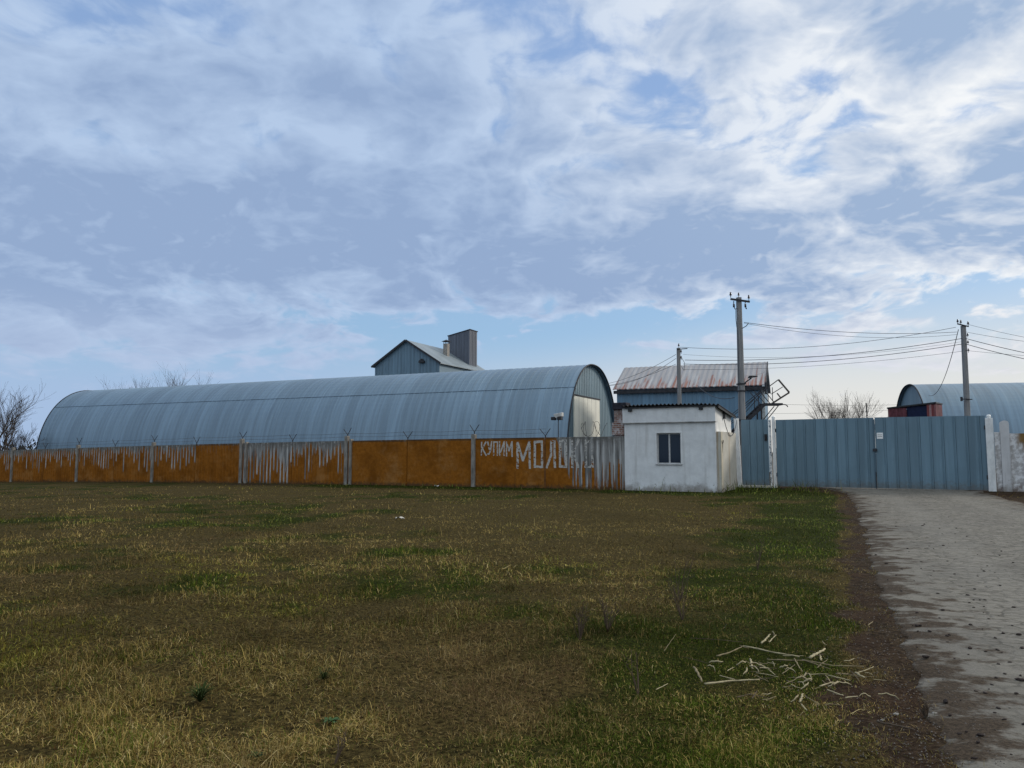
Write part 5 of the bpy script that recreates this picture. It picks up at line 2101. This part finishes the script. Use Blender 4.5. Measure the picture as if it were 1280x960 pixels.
# ------------------------------------------------------------------ clods and pebbles on the road
def clod_mesh(seed):
    rnd = random.Random(seed)
    mb = MB()
    n1, n2 = 8, 5
    v = [(0, 0, -.6)]
    for j in range(1, n2):
        ph = -math.pi / 2 + math.pi * j / n2
        for i in range(n1):
            t = 2 * math.pi * i / n1
            r = 1 + rnd.uniform(-.28, .25)
            v.append((math.cos(t) * math.cos(ph) * r, math.sin(t) * math.cos(ph) * r * .85, math.sin(ph) * .62 * r))
    v.append((0, 0, .6))
    f = [(0, 1 + (i + 1) % n1, 1 + i) for i in range(n1)]
    for j in range(n2 - 2):
        for i in range(n1):
            a, b2 = 1 + j * n1 + i, 1 + j * n1 + (i + 1) % n1
            f.append((a, b2, b2 + n1, a + n1))
    k = 1 + (n2 - 2) * n1
    f += [(k + i, k + (i + 1) % n1, len(v) - 1) for i in range(n1)]
    mb.add(v, f)
    return mb


M_CLOD = mat_simple('dark_earth_clod', (.030, .023, .021), .95, var=.4, scale=3)
M_STONE = mat_simple('pale_pebble', (.22, .205, .185), .8, var=.3, scale=3)
protos = []
for s in range(5):
    o = clod_mesh(s).build('earth_clod', M_CLOD)
    protos.append(o)
rng = random.Random(77)
clod_px = []
while len(clod_px) < 150:
    py = 640 + 300 * rng.random() ** .8
    Y = EYE * F_PX / (py - HORIZON)
    e = rng.gauss(.9, .65)
    if e < .05:
        continue
    X = float(road_left(Y)) + e
    px = 640 + F_PX * X / Y
    if px > 1300 or (py > 800 and e > 1.2 and rng.random() < .6):
        continue
    clod_px.append((X, Y, e))
for i, (X, Y, e) in enumerate(clod_px):
    if i < 5:
        o = protos[i]
    else:
        o = protos[i % 5].copy()
        COL.objects.link(o)
    s = rng.uniform(.006, .017) * (1.35 if rng.random() < .15 else 1) * (.75 + Y * .028)
    o.location = (X, Y, gh(X, Y) + .024 + s * .35)
    o.scale = (s * rng.uniform(.9, 1.8), s * rng.uniform(.8, 1.3), s)
    o.rotation_euler = (0, 0, rng.uniform(0, 6.28))
    tag(o, 'dark crumb of earth dropped on the pale road beside the verge', 'clod', 'earth clods on the road')
for i, (px, py) in enumerate(((1256, 921), (1263, 920), (1238, 907), (1120, 894), (1103, 901), (1168, 893), (1175, 892))):
    p = on_ground(px, py)
    o = clod_mesh(20 + i).build('pebble', M_STONE)
    s = .011 + .004 * (i % 2)
    o.scale = (s * 1.3, s, s)
    o.location = (p.x, p.y, p.z + s * .4)
    tag(o, 'small pale pebble lying in the dark dirt by the road', 'pebble', 'pale pebbles in the dirt')


def gravel():
    rg = np.random.default_rng(9)
    mb = MB()
    for i in range(12000):
        py = 615 + 350 * rg.random()
        Y = EYE * F_PX / (py - HORIZON)
        e = rg.normal(.1, .55) if i % 5 < 2 else rg.uniform(-.3, 5.5)
        X = float(road_left(Y)) + e
        s = rg.uniform(.0025, .0075) * (.7 + Y * .035)
        z = gh(X, Y) + (.022 if e > .2 else .006)
        a = rg.uniform(0, 6.28)
        c, q = math.cos(a) * s, math.sin(a) * s
        mb.add([(X - c, Y - q, z), (X + q, Y - c, z), (X + c * 1.2, Y + q, z), (X - q, Y + c, z), (X, Y, z + s * .9)],
               [(0, 1, 4), (1, 2, 4), (2, 3, 4), (3, 0, 4)])
    m, n, b = mat_new('verge_gravel')
    gi = n.new('ShaderNodeNewGeometry')
    n.put(b.inputs['Base Color'], n.mix(n.step(gi.outputs['Random Per Island'], .0, 1.0), (.03, .024, .02), (.15, .13, .115)))
    b.inputs['Roughness'].default_value = .95
    o = mb.build('gravel', m)
    tag(o, 'fine grit and crumbs along the ragged road edge', 'gravel', kind='stuff')


gravel()

# ------------------------------------------------------------------ weeds and scraps in the field
M_DRYWEED = mat_straw('dry_weed', (.085, .062, .045))
M_WEEDGREEN = mat_simple('weed_leaf', (.03, .05, .014), .8, var=.35, scale=20)


def dry_weed(px, py, h, label, seed, n_br=7):
    rnd = random.Random(seed)
    p = on_ground(px, py)
    mb = MB()
    for s in range(n_br):
        a = rnd.uniform(0, 6.28)
        t = rnd.uniform(.05, .5)
        d = Vector((math.cos(a) * t, math.sin(a) * t, 1)).normalized()
        L = h * rnd.uniform(.55, 1)
        pts = [Vector((0, 0, -.01)), d * L * .5 + Vector((rnd.uniform(-.02, .02), 0, 0)), d * L]
        mb.tube(pts, [.004, .003, .0015], 4, caps=False)
        for k in range(4):
            q = pts[1].lerp(pts[2], rnd.random())
            e = Vector((rnd.uniform(-1, 1), rnd.uniform(-1, 1), rnd.uniform(.2, 1))).normalized() * rnd.uniform(.03, .09) * (h / .3)
            mb.tube([q, q + e], [.002, .001], 3, caps=False)
    o = mb.build('dry_weed', M_DRYWEED)
    o.location = p
    tag(o, label, 'weed', 'dead weeds standing in the field')


dry_weed(850, 752, .62, 'tallest dead weed standing alone right of the field centre', 1, 6)
dry_weed(853, 775, .5, 'dead weed clump just below the tallest weed', 2, 9)
dry_weed(798, 870, .30, 'dead weed stem left of the corn stalks', 3, 4)
dry_weed(725, 800, .34, 'grey dead weed tangle left of the tallest weed', 4, 12)
dry_weed(760, 790, .34, 'grey dead weed tangle between two other weeds', 5, 12)
dry_weed(947, 712, .42, 'dark dead weed near the green verge', 6, 6)
dry_weed(1158, 897, .10, 'small dry tuft in the reddish dirt by the road', 7, 12)
dry_weed(418, 955, .22, 'thin dead stem at the bottom edge of the field', 8, 3)


def rosette(px, py, r, label, seed, m=None, n_l=16, lw=.17):
    rnd = random.Random(seed)
    p = on_ground(px, py)
    mb = MB()
    for s in range(n_l):
        a = 6.28 * s / n_l + rnd.uniform(-.2, .2)
        L = r * rnd.uniform(.6, 1.1)
        up = rnd.uniform(.2, .9) if lw > .1 else rnd.uniform(.8, 3.0)
        d = Vector((math.cos(a), math.sin(a), 0))
        sd = Vector((-d.y, d.x, 0))
        v = []
        for i in range(5):
            t = i / 4
            c = d * L * t + Vector((0, 0, L * up * (t - .6 * t * t) + .01))
            wd = L * lw * math.sin(math.pi * min(.95, t * .85 + .12))
            v += [c - sd * wd + Vector((0, 0, wd * .4)), c, c + sd * wd + Vector((0, 0, wd * .4))]
        f = []
        for i in range(4):
            b0 = 3 * i
            f += [(b0, b0 + 1, b0 + 4, b0 + 3), (b0 + 1, b0 + 2, b0 + 5, b0 + 4)]
        mb.add(v, f)
    o = mb.build('leafy_weed', m or M_WEEDGREEN, smooth=True)
    o.location = p
    tag(o, label, 'weed', 'leafy weeds low in the grass')


rosette(413, 905, .065, 'small bluish green leafy weed near the bottom of the field', 1, mat_simple('bluish_leaf', (.045, .085, .03), .8, var=.3, scale=20), 18)
rosette(320, 948, .05, 'dark leafy weed at the bottom edge left of the bluish one', 2, None, 14)
rosette(250, 880, .10, 'wide dark green grassy tuft in the left foreground', 3, mat_simple('dark_tuft', (.030, .045, .010), .9, var=.3, scale=20), 90, .045)
rosette(405, 852, .07, 'dark green tuft above the bluish weed', 4, mat_simple('tuft_green', (.028, .042, .010), .9, var=.3, scale=20), 60, .045)


def scrap(px, py, sx, sy, label, seed, m=M_WHITE):
    rnd = random.Random(seed)
    p = on_ground(px, py)
    mb = MB()
    n_ = 5
    v = []
    for j in range(n_):
        for i in range(n_):
            v.append(((i / 4 - .5) * sx, (j / 4 - .5) * sy, .05 + rnd.uniform(0, .05)))
    k = len(v)
    v += [(a, b2, c - .006) for a, b2, c in v]
    f = []
    for j in range(n_ - 1):
        for i in range(n_ - 1):
            a = j * n_ + i
            f += [(a, a + 1, a + n_ + 1, a + n_), (k + a, k + a + n_, k + a + n_ + 1, k + a + 1)]
    mb.add(v, f)
    o = mb.build('paper_scrap', m, smooth=True)
    o.location = p
    o.rotation_euler = (0, 0, rnd.uniform(-.4, .4))
    tag(o, label, 'litter', 'pale litter in the field')


scrap(500, 651, .20, .12, 'pale crumpled scrap in the middle of the far field', 1, mat_simple('dull_paper', (.5, .48, .44), .8))
scrap(546, 609, .22, .14, 'white scrap lying at the foot of the orange fence', 2)
